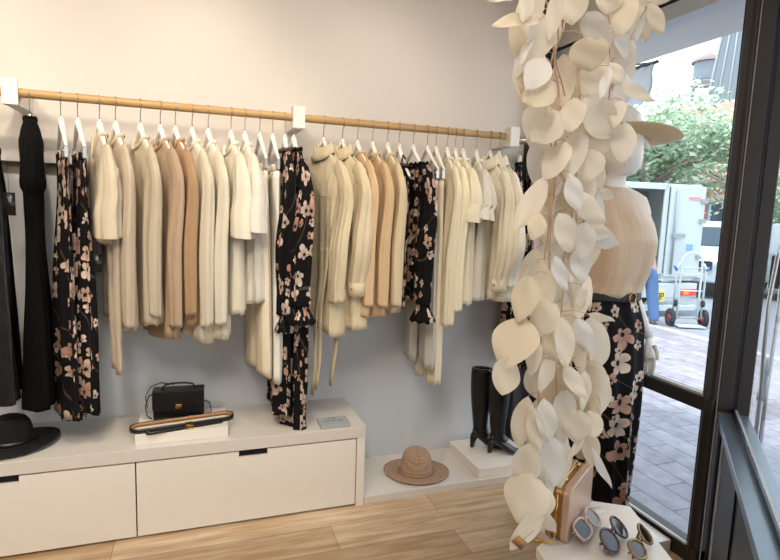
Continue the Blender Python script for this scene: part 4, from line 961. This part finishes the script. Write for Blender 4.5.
(0.794, 1.052, 0.972, 0.852, 1.071, 0.829, 0.057, 'c'),(0.785, 1.054, 0.958, 0.801, 1.067, 0.803, 0.048, 'c'),(0.729, 1.03, 0.958, 0.769, 1.05, 0.848, 0.072, 'c'),
(0.773, 1.049, 0.923, 0.751, 1.029, 0.781, 0.062, 'c'),(0.77, 1.056, 0.91, 0.786, 1.063, 0.757, 0.065, 't'),(0.775, 1.098, 0.892, 0.799, 1.114, 0.751, 0.078, 'c'),
(0.81, 1.105, 0.851, 0.816, 1.099, 0.697, 0.055, 'c'),(0.794, 1.121, 0.853, 0.821, 1.119, 0.704, 0.074, 'w'),(0.748, 1.037, 0.877, 0.737, 1.023, 0.754, 0.075, 'c')]
STEMS = [[(0.703, 1.02, 1.972), (0.723, 1.032, 1.87), (0.732, 1.044, 1.812), (0.759, 1.056, 1.754), (0.728, 1.02, 1.683), (0.73, 1.032, 1.579), (0.742, 1.044, 1.447), (0.751, 1.056, 1.309), (0.73, 1.02, 1.156), (0.745, 1.032, 1.008), (0.762, 1.044, 0.826)],
[(0.763, 1.056, 1.994), (0.725, 1.02, 1.887), (0.707, 1.032, 1.797), (0.709, 1.044, 1.727), (0.757, 1.056, 1.625), (0.736, 1.02, 1.471), (0.739, 1.032, 1.313), (0.713, 1.044, 1.243), (0.703, 1.056, 1.206)],
[(0.78, 1.044, 1.992), (0.794, 1.056, 1.885), (0.777, 1.02, 1.792), (0.799, 1.032, 1.69), (0.807, 1.044, 1.561), (0.803, 1.056, 1.401), (0.771, 1.02, 1.246), (0.789, 1.032, 1.076), (0.8, 1.044, 0.947)],
[(0.822, 1.032, 1.995), (0.86, 1.044, 1.933), (0.887, 1.056, 1.854), (0.86, 1.02, 1.758), (0.857, 1.032, 1.651), (0.84, 1.044, 1.495), (0.84, 1.056, 1.307), (0.814, 1.02, 1.126), (0.864, 1.032, 0.995), (0.903, 1.044, 0.935)],
[(0.677, 1.02, 1.968), (0.709, 1.032, 1.888), (0.739, 1.044, 1.813), (0.774, 1.056, 1.756), (0.778, 1.02, 1.645), (0.814, 1.032, 1.472), (0.855, 1.044, 1.285), (0.891, 1.056, 1.159), (0.881, 1.02, 1.023)],
[(0.95, 1.056, 2.024), (0.948, 1.02, 1.98), (0.914, 1.032, 1.894), (0.879, 1.044, 1.85), (0.907, 1.056, 1.747), (0.877, 1.02, 1.673)]]

def leaf_mesh(L_, W_, seed):
    r = random.Random(seed); bm = MB(); nl, nw = 12, 6; G = []
    curl = r.uniform(-.25, .25); bend_ = r.uniform(-.2, .25); tw = r.uniform(-.35, .35)
    pw = r.uniform(.75, .98); ew = r.uniform(.6, .85)
    wid = lambda q: (sin(pi * min(1, q ** pw)) ** ew)
    for i in range(nl + 1):
        q = i / nl; w_ = W_ / 2 * 1.12 * max(.03, wid(q)) if 0 < q < 1 else W_ * .02; row = []
        for j in range(-nw // 2, nw // 2 + 1):
            u = j / (nw / 2); x = u * w_
            y = curl * abs(u) ** 1.5 * w_ * 1.1 + bend_ * L_ * (q * (1 - q)) + .002 * sin(q * 9 + u * 3)
            c, s = cos(tw * (q - .5)), sin(tw * (q - .5))
            row.append((x * c - y * s, x * s + y * c, -q * L_))
        G.append(row)
    V = [[bm.bm.verts.new(p) for p in row] for row in G]
    for i in range(nl):
        for j in range(nw): bm.bm.faces.new((V[i][j], V[i][j+1], V[i+1][j+1], V[i+1][j]))
    return bm
gl_ = [thing('leaf_garland', lab, 'garland', STEMS[i][0], 0, None) for i, lab in enumerate((
    'cream paper leaf strand ending lowest beside the rose gold bag', 'cream paper leaf strand with the big round tan leaves at the left', 'cream paper leaf strand down the middle of the hanging garland',
    'white paper leaf strand at the right side of the hanging garland', 'white paper leaf strand behind the middle of the hanging garland', 'short cream paper leaf strand at the top right of the garland'))]
tops = [Vector(s[0]) for s in STEMS]
for i, st in enumerate(STEMS):
    P = [Vector(p) - tops[i] for p in st]
    P = [Vector((P[0].x * .5, 0, CZ - tops[i].z))] + P
    sm = []
    for a, b_ in zip(P, P[1:]):
        for k in range(4): sm.append(a.lerp(b_, k / 4) + Vector((.003 * sin(len(sm)), .002 * cos(len(sm) * 1.3), 0)))
    sm.append(P[-1])
    MB().tube(sm, .0018, 6).build('stem', M['vine'], gl_[i])
cd = Vector((0, 0, h))
for n_, (ax, ay, az, bx_, by_, bz_, w_, k) in enumerate(LEAVES):
    A = Vector((ax, ay, az)); B = Vector((bx_, by_, bz_)); r = random.Random(n_ * 7 + 1)
    best = None
    for i, st in enumerate(STEMS):
        for a, b_ in zip(st, st[1:]):
            a = Vector(a); b_ = Vector(b_); tt = max(0, min(1, (A - a).dot(b_ - a) / max(1e-9, (b_ - a).length_squared)))
            q = a.lerp(b_, tt); d = (A - q).length
            if best is None or d < best[0]: best = (d, i, q)
    i = best[1]
    zax = (A - B).normalized()
    face = Vector((-.45, -.89, 0)); yax = (face - zax * face.dot(zax)).normalized()
    yax = Quaternion(zax, radians(r.uniform(-38, 38) if n_ < 72 else r.uniform(-60, 60))) @ yax; xax = yax.cross(zax)
    lf = leaf_mesh((A - B).length, w_ * 1.08, n_).build('leaf', M[{'c': 'paper_cream', 't': 'paper_tan', 'w': 'paper_white'}[k]], gl_[i])
    lm = Matrix.Translation(A - tops[i]) @ Matrix((xax, yax, zax)).transposed().to_4x4(); lf.matrix_local = lm
    if best[0] > .004:
        iv = lm.inverted(); loc_ = [iv @ (p - tops[i]) for p in (A, A.lerp(best[2], .5) + Vector((0, 0, .006)), best[2])]
        MB().tube(loc_, .0009, 5).build('stalk', M['vine'], lf)
tag(MB().box(-.014, .014, -.0008, .0008, -.022, .0).tube([(0, 0, 0), (0.002, 0, .03)], .0006, 5).build('kraft_tag', M['kraft'], loc=(.668, .95, .80)), 'small brown kraft tag at the bottom of the leaf garland', 'tag')
COL.objects['kraft_tag'].rotation_euler = (0, radians(40), radians(-25))

# ------------------------------------------------------------------ the street
M['truck'] = plain('truck_white', '#b9c5c7', .5, var=.03, nscale=2)
M['truck_grey'] = plain('truck_grey', '#8f999c', .5, var=.05)
M['truck_blue'] = plain('truck_navy', '#1c2c48', .6)
M['tyre'] = plain('tyre_rubber', '#2a2b2d', .8); M['red'] = plain('red_plastic', '#b8313a', .5); M['carton'] = plain('carton', '#b8977a', .8)
tk = thing('delivery_truck', 'white box delivery truck with open rear door parked on the street', 'truck', (7.02, 7.15, -.1), radians(-6))
# local: x right, y away; rear face at y = 0
zb, zt_ = .62, 2.2
MB().box(-1.75, -1.68, 0, 5, zb, zt_).box(.92, .99, 0, 5, zb, zt_).box(-1.68, .92, 0, 5, zt_ - .06, zt_).box(-1.68, .92, 0, 5, zb, zb + .07).box(-1.68, .92, 4.93, 5, zb, zt_).build('box_body', M['truck'], tk, False, bevel=.01)
MB().box(-1.68, .3, -.04, .0, zt_ - .1, zt_).box(-1.68, .92, -.04, 0, zb - .02, zb + .1).box(.24, .32, -.04, 0, zb, zt_).build('rear_frame', M['truck'], tk, False, bevel=.008)
MB().box(-1.6, -.38, .4, .45, zb + .1, zt_ - .2).build('inner_curtain', M['truck_blue'], tk, False)
MB().box(-.5, .9, 1.2, 1.25, zb + .1, zt_ - .1).build('inner_wall', M['truck_grey'], tk, False)
dr = MB().box(.33, .99, -.09, -.045, zb + .05, zt_ - .03).build('rear_door', M['truck'], tk, False, bevel=.01)
for zz in (zb + .35, zb + .95, zt_ - .3): MB().box(.9, 1.02, -.12, -.09, zz, zz + .07).build('hinge', M['truck_grey'], dr, False)
MB().tube([(.42, -.12, zb + .1), (.42, -.12, zt_ - .1)], .018, 8).build('lock_rod', M['truck_grey'], dr)
MB().box(.38, .6, -.16, -.12, zb + .7, zb + .77).build('door_handle', M['truck_grey'], dr, False)
MB().box(.7, .82, -.1, -.091, zb + .5, zb + .6).build('blue_sticker', plain('sticker_blue', '#6fa3d8', .5), dr, False)
MB().box(.66, .88, -.1, -.091, zt_ - .25, zt_ - .20).build('reflector_strip', plain('reflector', '#d98c86', .4), dr, False)
MB().box(-1.75, .99, -.1, .1, .32, .56).box(-1.75, .99, -.12, -.06, .1, .2).build('bumper', M['truck'], tk, False, bevel=.01)
lp = MB().box(.66, .95, -.135, -.102, .36, .47).build('tail_light', plain('tail_light_red', '#d84a38', .3), tk, False)
MB().box(.70, .8, -.14, -.136, .38, .45).build('lens', plain('tail_amber', '#f0a040', .3), lp, False)
pl = MB().box(.06, .34, -.13, -.102, .26, .44).build('number_plate', plain('plate_yellow', '#e6cf4a', .5), tk, False)
m = MB()
for gx, segs in ((.09, ((0, 0, .012, .11),)), (.12, ((0, 0, .012, .11),)), (.19, ((0, 0, .012, .11), (.045, 0, .057, .11), (0, .098, .057, .11), (0, 0, .057, .012))), (.26, ((0, 0, .012, .11), (.045, .055, .057, .11), (0, .098, .057, .11), (0, .05, .057, .062)))):
    for a, b_, c, d in segs: m.box(gx + a, gx + c, -.134, -.1305, .295 + b_, .295 + d)
m.build('plate_number', M['dark'], pl, False)
for xx in (-1.35, .55):
    MB().lathe([(.0, 0), (.36, 0), (.4, .03), (.4, .22), (.36, .25), (0, .25)], n=28, fn=lambda x, y, z, a, r: (z, x, y)).build('wheel', M['tyre'], tk, loc=(xx, 1.1, .4))
MB().box(-1.7, .95, 5.1, 6.6, .5, 1.9).box(-1.7, .95, 6.2, 6.9, .3, 1.2).build('cab', M['truck'], tk, False, bevel=.05)
for j, (x0, x1, z0, z1) in enumerate(((-.34, -.02, .7, 1.15), (.0, .22, .7, 1.0), (-.3, -.04, 1.155, 1.42))):
    k_ = Vector((x0, .5, 0)); k_.rotate(Matrix.Rotation(radians(-6), 3, 'Z'))
    c_ = tag(MB().box(0, x1 - x0, 0, .4, 0, z1 - z0).build('carton', M['carton'], loc=(7.02 + k_.x, 7.15 + k_.y, -.1 + z0), bevel=.004), ['brown carton inside the truck at the left, lower of its stack', 'brown carton inside the truck at the right', 'brown carton on top of the stack inside the truck'][j], 'box')
    c_.rotation_euler = (0, 0, radians(-6))
# hand trolley
tr_ = thing('hand_trolley', 'silver hand trolley with red-hubbed wheels standing behind the truck', 'trolley', (7.08, 6.28, -.1), radians(-24))
S_ = .0175
loop = [(-.15, 0, .1), (-.15, 0, .5), (-.15, 0, .95)] + [(-.15 * cos(radians(a)), 0, .98 + .15 * sin(radians(a))) for a in range(15, 180, 15)] + [(.15, 0, .95), (.15, 0, .5), (.15, 0, .1)]
MB().tube(loop, S_, 8).build('frame', M['truck'], tr_)
MB().tube([(-.21, .0, .12), (-.21, 0, .9), (-.17, 0, .97)], S_, 8).tube([(.21, .0, .12), (.21, 0, .9), (.17, 0, .97)], S_, 8).build('side_rail', M['truck'], tr_)
for zz in (.3, .55, .8, .9): MB().tube([(-.21, 0, zz), (.21, 0, zz)], .012, 6).build('cross_bar', M['truck'], tr_)
MB().tube([(-.2, 0, .13), (.2, 0, .13)], .013, 8).build('axle', M['truck_grey'], tr_)
MB().box(-.2, .2, -.22, -.01, .02, .035).build('toe_plate', M['truck'], tr_, False)
for s_ in (-1, 1):
    w_ = MB().lathe([(.06, -.02), (.1, -.035), (.135, -.026), (.14, 0), (.135, .026), (.1, .035), (.06, .02)], n=24, fn=lambda x, y, z, a, r: (z, x, y)).build('wheel', M['tyre'], tr_, loc=(s_ * .245, 0, .13))
    MB().lathe([(.0, -.022), (.056, -.02), (.056, .02), (0, .022)], n=20, fn=lambda x, y, z, a, r: (z, x, y)).build('hub', M['red'], w_)
    MB().lathe([(.0, -.015), (.05, -.015), (.055, 0), (.05, .015), (0, .015)], n=16, fn=lambda x, y, z, a, r: (z, x, y)).build('caster', M['tyre'], tr_, loc=(s_ * .2, -.03, .36))
    MB().tube([(s_ * .21, 0, .86), (s_ * .25, 0, .92)], .022, 8).build('grip', plain('blue_grip', '#3c6fb0', .5), tr_)
# worker bending into the truck
wk = thing('person', 'person in yellow hi-vis vest and jeans leaning into the truck', 'person', (6.27, 6.36, -.1), radians(-15))
def skin(name, verts, edges, radii, mat, parent, sub=2):
    me = bpy.data.meshes.new(name); me.from_pydata(verts, edges, []); o = bpy.data.objects.new(name, me); COL.objects.link(o); o.parent = parent
    me.materials.append(mat)
    o.modifiers.new('skin', 'SKIN')
    if not me.skin_vertices: me.attributes
    bm_ = bmesh.new(); bm_.from_mesh(me); ly = bm_.verts.layers.skin.verify(); bm_.verts.ensure_lookup_table()
    for v, r in zip(bm_.verts, radii): v[ly].radius = (r, r) if not isinstance(r, tuple) else r; v[ly].use_root = v.index == 0
    bm_.to_mesh(me); bm_.free()
    s = o.modifiers.new('sub', 'SUBSURF'); s.levels = sub; s.render_levels = sub
    for p in me.polygons: p.use_smooth = True
    return o
M['skin'] = plain('skin', '#b98a6c', .6); M['denim'] = plain('denim', '#4c6a94', .85, var=.1, nscale=14); M['hivis'] = plain('hi_vis_yellow', '#cfe04a', .7); M['navy'] = plain('navy_shirt', '#36558c', .8); M['boot'] = plain('work_boot', '#3c3836', .7)
# leans forward along +y
bv = [(0, 0, .95), (0, .06, 1.1), (0, .16, 1.25), (0, .26, 1.38), (0, .33, 1.45), (0, .40, 1.50), (0, .46, 1.56),
      (-.17, .27, 1.37), (-.24, .36, 1.15), (-.2, .52, 1.02), (-.19, .58, 1.0), (.17, .27, 1.37), (.24, .38, 1.16), (.2, .55, 1.05), (.19, .61, 1.03),
      (-.09, 0, .88), (-.1, .04, .5), (-.1, -.03, .1), (-.1, .1, .04), (.09, 0, .88), (.11, -.06, .5), (.12, -.16, .1), (.12, -.03, .04)]
be = [(0,1),(1,2),(2,3),(3,4),(4,5),(5,6),(3,7),(7,8),(8,9),(9,10),(3,11),(11,12),(12,13),(13,14),(0,15),(15,16),(16,17),(17,18),(0,19),(19,20),(20,21),(21,22)]
br = [.13,.13,.14,.14,.06,.055,.09,.065,.045,.035,.035,.065,.045,.035,.035,.095,.07,.05,.04,.095,.07,.05,.04]
skin('body', bv, be, br, M['skin'], wk)
skin('jeans', [(0, 0, .97), (0, -.005, .9), (-.09, 0, .86), (-.1, .04, .5), (-.1, -.03, .1), (.09, 0, .86), (.11, -.06, .5), (.12, -.16, .1)], [(0,1),(1,2),(2,3),(3,4),(1,5),(5,6),(6,7)], [.165,.16,.115,.088,.075,.115,.088,.075], M['denim'], wk)
skin('shirt', [(0, .02, 1.0), (0, .16, 1.25), (0, .27, 1.38), (-.17, .27, 1.37), (-.24, .36, 1.15), (.17, .27, 1.37), (.24, .38, 1.16)], [(0,1),(1,2),(2,3),(3,4),(2,5),(5,6)], [.155,.16,.15,.085,.06,.085,.06], M['navy'], wk)
skin('hi_vis_vest', [(0, .0, .98), (0, .1, 1.15), (0, .2, 1.3), (0, .28, 1.4)], [(0,1),(1,2),(2,3)], [.18,.185,.185,.14], M['hivis'], wk)
MB().ball((0, .485, 1.585), .1, (.85, 1, 1.15)).ball((0, .57, 1.57), .016).build('head', M['skin'], wk)
MB().ball((0, .475, 1.61), .104, (.88, 1.0, 1.05)).build('cap', M['navy'], wk)
for s_ in (-1, 1):
    yy = -.02 if s_ < 0 else -.15
    MB().rings([[(s_ * .11 + .05 * cos(2*pi*j/14) * w_, yy + yo, zz + hh * sin(2*pi*j/14)) for j in range(14)] for yo, w_, zz, hh in ((-.07, .7, .06, .055), (0, .9, .075, .07), (.1, 1, .05, .045), (.18, .8, .035, .03), (.2, .4, .03, .02))], cap0=True, cap1=True).build('boot', M['boot'], wk)
    hx, hy, hz = s_ * .195, (.6 if s_ < 0 else .63), (.99 if s_ < 0 else 1.02)
    m = MB().ball((hx, hy, hz), .04, (.9, 1.2, .5))
    for k in range(4): m.tube([(hx - .027 + .018 * k, hy + .03, hz), (hx - .03 + .02 * k, hy + .07, hz - .01), (hx - .03 + .02 * k, hy + .095 - .006 * abs(k - 1.5), hz - .035)], [.01, .009, .007], 6)
    m.tube([(hx - s_ * .03, hy, hz), (hx - s_ * .055, hy + .035, hz - .01)], [.011, .008], 6).build('hand', M['skin'], wk)
# parked cars
M['car'] = plain('car_white', '#b9c3c6', .25, var=.02); M['car_glass'] = plain('car_glass', '#3c4a54', .1, .2)
def car(loc, rz, label):
    t_ = thing('car', label, 'car', loc, rz)
    prof_ = [(-2.2, .35), (-2.2, .75), (-2.05, .95), (-1.2, 1.05), (-.75, 1.5), (-.3, 1.62), (1.1, 1.62), (1.75, 1.3), (2.1, 1.0), (2.2, .8), (2.2, .35)]
    m = MB(); rings = [[(x, y, z if z < 1.1 else z) for x, z in [(px_, pz) if pz < 1.1 else (px_, pz) for px_, pz in prof_]] for y in (-.85, .85)]
    rings = [[(x * .96, -.86 + (.12 if z > 1.2 else 0), z) for x, z in prof_], [(x, -.8 + (.12 if z > 1.2 else 0), z) for x, z in prof_], [(x, .8 - (.12 if z > 1.2 else 0), z) for x, z in prof_], [(x * .96, .86 - (.12 if z > 1.2 else 0), z) for x, z in prof_]]
    m.rings(rings, cap0=True, cap1=True).build('body', M['car'], t_, False, bevel=.04)
    MB().rings([[(-1.17, -.7, 1.07), (-.76, -.62, 1.47), (-.76, .62, 1.47), (-1.17, .7, 1.07)], [(-1.2, -.7, 1.09), (-.79, -.62, 1.49), (-.79, .62, 1.49), (-1.2, .7, 1.09)]], cap0=True, cap1=True).build('windscreen', M['car_glass'], t_, False)
    for s_ in (-1, 1):
        MB().box(-.7, 1.3, s_ * .745 - .01, s_ * .745 + .01, 1.15, 1.5).build('side_window', M['car_glass'], t_, False)
        for x in (-1.4, 1.4):
            MB().lathe([(0, -.1), (.2, -.11), (.32, -.1), (.34, 0), (.32, .1), (0, .1)], n=24, fn=lambda a, b_, c, q, r: (a, c, b_)).build('wheel', M['tyre'], t_, loc=(x, s_ * .8, .34))
        MB().box(-2.24, -2.15, s_ * .62 - .14, s_ * .62 + .14, .68, .82).build('headlight', M['steel'], t_, False, bevel=.02)
    MB().box(-2.24, -2.19, -.4, .4, .62, .8).build('grille', M['tyre'], t_, False)
    MB().box(-2.26, -2.235, -.22, .22, .45, .56).build('number_plate', M['laminate'], t_, False)
    return t_
car((11.6, 10.0, -.1), radians(35), 'white car parked on the street beyond the hand trolley')
car((11.9, 7.1, -.1), radians(70), 'white car parked nearest the right edge of the photo')
# street stand seen through the right pane
ss = thing('bike_rack', 'tall steel loop stand with a black holder on the pavement outside the right pane', 'bike rack', (3.02, 2.12, -.03), radians(20))
MB().tube([(-.05, 0, .0), (-.05, 0, .6), (-.09, 0, .85), (-.1, 0, 1.1), (-.05, 0, 1.35), (0, 0, 1.42), (.05, 0, 1.35), (.08, 0, 1.1), (.07, 0, .85), (.05, 0, .6), (.05, 0, 0)], .011, 8).build('loop', M['steel'], ss)
MB().box(-.04, .05, -.02, .03, 1.18, 1.36).build('holder', M['tyre'], ss, False, bevel=.005)
MB().tube([(-.05, 0, .55), (.12, .02, .75)], .018, 8).build('brace', M['truck_grey'], ss)
# trees, buildings
def tree(loc, H, R_, label, seed, n, cols, trunk_r=.2, lean=0, low=.35):
    t_ = thing('street_tree', label, 'tree', loc); r = random.Random(seed)
    m = MB(); m.tube([(0, 0, 0), (.1, 0, H * .2), (lean, .1, H * .4), (lean * 1.5, 0, H * .75)], [trunk_r, trunk_r * .8, trunk_r * .6, trunk_r * .2], 10)
    for k in range(9):
        a = r.uniform(0, 6.28); q = r.uniform(.2, .5); z = H * q
        m.tube([(lean * q * 2, 0, z), (lean + cos(a) * R_ * .4, sin(a) * R_ * .4, z + H * .12), (lean + cos(a) * R_ * .8, sin(a) * R_ * .8, z + H * .2)], [trunk_r * .45, trunk_r * .28, trunk_r * .1], 7)
    m.build('trunk', M['bark'], t_)
    blobs = []
    for k in range(26):
        a = r.uniform(0, 6.28); e_ = r.uniform(-.5, 1); rr = r.uniform(.3, .85) * R_
        blobs.append((cos(a) * rr * .9 + lean, sin(a) * rr * .9, H * (low + .3) + e_ * H * (.62 - low) * .75, r.uniform(.25, .42) * R_))
    for ci, (cname, share) in enumerate(cols):
        m = MB(); m.norecalc = True
        for k in range(int(n * share)):
            bx__, by__, bz__, br_ = r.choice(blobs)
            d = Vector((r.gauss(0, 1), r.gauss(0, 1), r.gauss(0, 1))).normalized() * br_ * r.uniform(.6, 1.05)
            c = Vector((bx__, by__, bz__)) + d; s = r.uniform(.07, .15) * (R_ / 3) ** .5
            ax = Vector((r.gauss(0, 1), r.gauss(0, 1), r.gauss(0, 1))).normalized(); b2 = ax.orthogonal().normalized() * s * .5; ax = ax * s
            vs = [m.bm.verts.new(c + v) for v in (-ax, b2, ax, -b2)]; m.bm.faces.new(vs)
        m.build('foliage', M[cname], t_, False)
    return t_
M['bark'] = plain('bark', '#8d8274', .9, var=.1)
M['leafa'] = plain('leaf_pale', '#b8cfb0', .8); M['leafb'] = plain('leaf_mid', '#98ba96', .8); M['leafc'] = plain('leaf_washed_out', '#cbd9c4', .8)  # greens paled so the foggy, overexposed look sits in the colour
tree((14.6, 14.9, -.1), 5.5, 3.2, 'pale green street tree behind the delivery truck', 5, 13000, (('leafa', .45), ('leafb', .25), ('leafc', .3)), lean=-.3)
tree((15.2, 11.7, -.1), 4.9, 1.7, 'smaller street tree with forked grey trunk next to the dark window post', 6, 4200, (('leafa', .4), ('leafb', .35), ('leafc', .25)), trunk_r=.16, low=.5)
tree((13.0, 8.4, -.1), 3.4, 1.4, 'bushy green tree seen past the right edge of the window post', 8, 2500, (('leafa', .3), ('leafb', .7)), trunk_r=.12)
tree((7.6, 5.45, -.1), 5.9, 1.0, 'overhanging green branches above the ribbed tower', 9, 0, (('leafb', 1),), trunk_r=.03) if False else None
M['tile'] = plain('terracotta_tiles', '#c48672', .8, var=.15, nscale=2); M['render'] = plain('building_wall', '#b9b4aa', .8); M['brick'] = plain('red_brick', '#a4685c', .85, var=.15, nscale=6)
M['blue_trim'] = plain('blue_trim', '#7fa9c9', .7)
def house(name, loc, rz, w, d, hgt, rh, label, wallm, nwin):
    t_ = thing(name, label, 'building', loc, rz)
    MB().box(-w/2, w/2, 0, d, 0, hgt).build('wall', wallm, t_, False)
    m = MB(); V = [(-w/2-.4, -.5, hgt), (w/2+.4, -.5, hgt), (w/2+.4, d+.5, hgt), (-w/2-.4, d+.5, hgt), (-w/2+rh, d/2, hgt+rh), (w/2-rh, d/2, hgt+rh)]
    vs = [m.bm.verts.new(v) for v in V]
    for f_ in ((0,1,5,4), (1,2,5), (2,3,4,5), (3,0,4), (0,3,2,1)): m.bm.faces.new([vs[i] for i in f_])
    m.build('roof', M['tile'], t_, False)
    for k in range(nwin):
        x = -w/2 + (k + .5) * w / nwin
        wn = MB().box(x - .6, x + .6, -.06, .01, hgt * .35, hgt * .75).build('window', M['blue_trim'], t_, False)
        MB().box(x - .5, x + .5, -.08, -.061, hgt * .38, hgt * .72).build('pane', M['car_glass'], wn, False)
    return t_
house('house', (27, 22, -.1), radians(-48), 14, 6, 4.6, 2.2, 'low building with terracotta roof behind the street tree', M['render'], 6)
house('house', (42, 33, -.1), radians(-48), 18, 8, 9.0, 3.0, 'taller far building with terracotta roof below the water tower', M['render'], 7)
house('brick_building', (24, 16.8, -.1), radians(-48), 7, 5, 3.4, .9, 'red brick building beside the dark window post', M['brick'], 3)
# water tower
wt = thing('water_tower', 'water tower with round tank on tall splayed legs, far away', 'water tower', (66.8, 60, 0))
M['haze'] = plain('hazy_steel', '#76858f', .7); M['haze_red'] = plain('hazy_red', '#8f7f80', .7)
MB().lathe([(0, 20.4), (1.6, 20.4), (1.75, 21.0), (1.75, 23.2)], n=24).build('tank', M['haze'], wt)
MB().lathe([(2.1, 23.2), (2.1, 23.5), (0, 24.6)], n=24).build('roof', M['haze_red'], wt)
MB().lathe([(1.9, 20.3), (2.3, 20.3), (2.3, 20.55), (1.9, 20.55)], n=24).build('walkway', M['haze_red'], wt)
for k in range(4):
    a = pi/4 + k * pi/2 + .3; MB().tube([(3.3 * cos(a), 3.3 * sin(a), 0), (1.5 * cos(a), 1.5 * sin(a), 20.5)], .22, 6).build('leg', M['haze'], wt)
for zz in (8, 14.5):
    rr = lerp(3.3, 1.5, zz / 20.5); P = [(rr * cos(pi/4 + k*pi/2 + .3), rr * sin(pi/4 + k*pi/2 + .3), zz) for k in range(4)]
    MB().tube(P, .12, 5, closed=True).build('brace', M['haze'], wt)
tw = thing('ribbed_tower', 'grey vertical-ribbed tapering tower beside the water tower', 'building', (51.0, 42.0, 0), radians(-48))
MB().rings([[(x, y, z) for x, y in ((-w_, -1.5), (w_, -1.5), (w_, 1.5), (-w_, 1.5))] for z, w_ in ((0, 3.6), (14, 2.6), (22, 1.7))], cap0=True, cap1=True).build('tower_wall', M['haze'], tw, False)
for k in range(7): q = (k - 3) / 3; MB().tube([(q * 3.5, -1.55, 0), (q * 2.55, -1.55, 14), (q * 1.65, -1.55, 22)], .1, 5).build('rib', M['truck_grey'], tw)
# awning flap under the soffit edge
aw = thing('awning_flap', 'grey striped canvas awning flap hanging from the soffit corner', 'awning', (2.86, 2.98, 2.528))
m = MB(); rings = []
for i in range(9):
    q = i / 8; rings.append([(-.03 * q - .01 * sin(i), lerp(0, .22, k / 10) , -.26 * q + .012 * sin(k * 1.7)) for k in range(11)])
m.rings(rings, closed=False).build('canvas', plain('awning_canvas', '#b4bec8', .8, var=.1), aw, solid=.004)
MB().tube([(0, -.02, .0), (0, .24, 0)], .012, 8).build('rod', M['tyre'], aw)
cb = tag(MB().tube([(2.1, 2.72, 2.33), (2.86, 2.98, 2.528)], .006, 6).build('awning_stay', M['tyre']), 'thin dark stay rod holding the awning flap', 'rod')

# ------------------------------------------------------------------ light
W = bpy.data.worlds.new('sky'); SC.world = W; W.use_nodes = True; nt = W.node_tree; bg = nt.nodes['Background']
tc = nt.nodes.new('ShaderNodeTexCoord'); sp = nt.nodes.new('ShaderNodeSeparateXYZ'); rp = nt.nodes.new('ShaderNodeValToRGB')
nt.links.new(tc.outputs['Generated'], sp.inputs[0]); nt.links.new(sp.outputs[2], rp.inputs[0]); nt.links.new(rp.outputs[0], bg.inputs[0])
rp.color_ramp.elements[0].position = .0; rp.color_ramp.elements[0].color = (.95, .93, .93, 1)
rp.color_ramp.elements[1].position = .8; rp.color_ramp.elements[1].color = (.62, .78, 1, 1)
bg.inputs[1].default_value = 2.8
def lamp(kind, name, loc, energy, col, **k):
    L_ = bpy.data.lights.new(name, kind); L_.energy = energy * (1.25 if kind == 'SPOT' else 1); L_.color = col
    for a, v in k.items():
        if a not in ('aim',): setattr(L_, a, v)
    o = bpy.data.objects.new(name, L_); COL.objects.link(o); o.location = loc
    if 'aim' in k: o.rotation_euler = (Vector(k['aim']) - Vector(loc)).to_track_quat('-Z', 'Y').to_euler()
    return o
lamp('SUN', 'sun', (0, 0, 10), 3.8, (1, .97, .92), angle=radians(12), aim=(3.5, 1.0, 0))
WARM = (1, .86, .68)
lamp('AREA', 'added_ceiling_fill', (-.6, .9, 3.1), 42, (1, .91, .80), shape='RECTANGLE', size=2.6, size_y=1.6, aim=(-.5, 1.3, 0))  # unseen area light added as general fill for the room
for x in (-1.2, -.3):
    lamp('SPOT', 'track_spot', (x, -.1, 3.08), 105, (1, .9, .77), spot_size=radians(70), spot_blend=.8, shadow_soft_size=.3, aim=(x + .3, 2.7, .85))
for x, e in ((-1.5, 34), (-.45, 42), (.5, 24), (1.3, 16)):
    lamp('SPOT', 'track_spot', (x, 1.55, 3.08), e * 1.3, WARM, spot_size=radians(75), spot_blend=.7, shadow_soft_size=.05, aim=(x + .05, 2.9, 1.75))
lamp('SPOT', 'track_spot', (.2, .2, 3.08), 22, (1, .85, .68), spot_size=radians(55), spot_blend=.8, shadow_soft_size=.06, aim=(.75, 1.1, .9))
for o_ in COL.objects:
    if o_.parent or 'label' not in o_ or 'group' in o_: continue
    g_ = {'bracket': 'white brackets holding the clothes rail', 'garland': 'paper leaf strands of the hanging garland', 'boot': 'pair of black knee boots', 'belt': 'belts on the white display block',
          'sweater': 'neutral knit sweaters on the rail', 't-shirt': 'short-sleeved tees on the rail', 'blouse': 'blouses on the rail', 'shirt': 'shirts on the rail', 'jacket': 'jackets on the rail',
          'skirt': 'floral skirts on clip hangers', 'trousers': 'trousers on clip hangers', 'dress': 'long dresses hanging along the wall', 'tree': 'trees across the street', 'car': 'parked white cars',
          'display block': 'white display blocks', 'tag': 'swing tags', 'box': 'cartons inside the truck'}.get(o_.get('category'))
    if g_: o_['group'] = g_
SC.view_settings.view_transform = 'Standard'; SC.view_settings.look = 'None'; SC.view_settings.exposure = 0.08
SC.cycles.max_bounces = 8; SC.cycles.transparent_max_bounces = 16; SC.cycles.sample_clamp_indirect = 4
SC.cycles.use_denoising = True
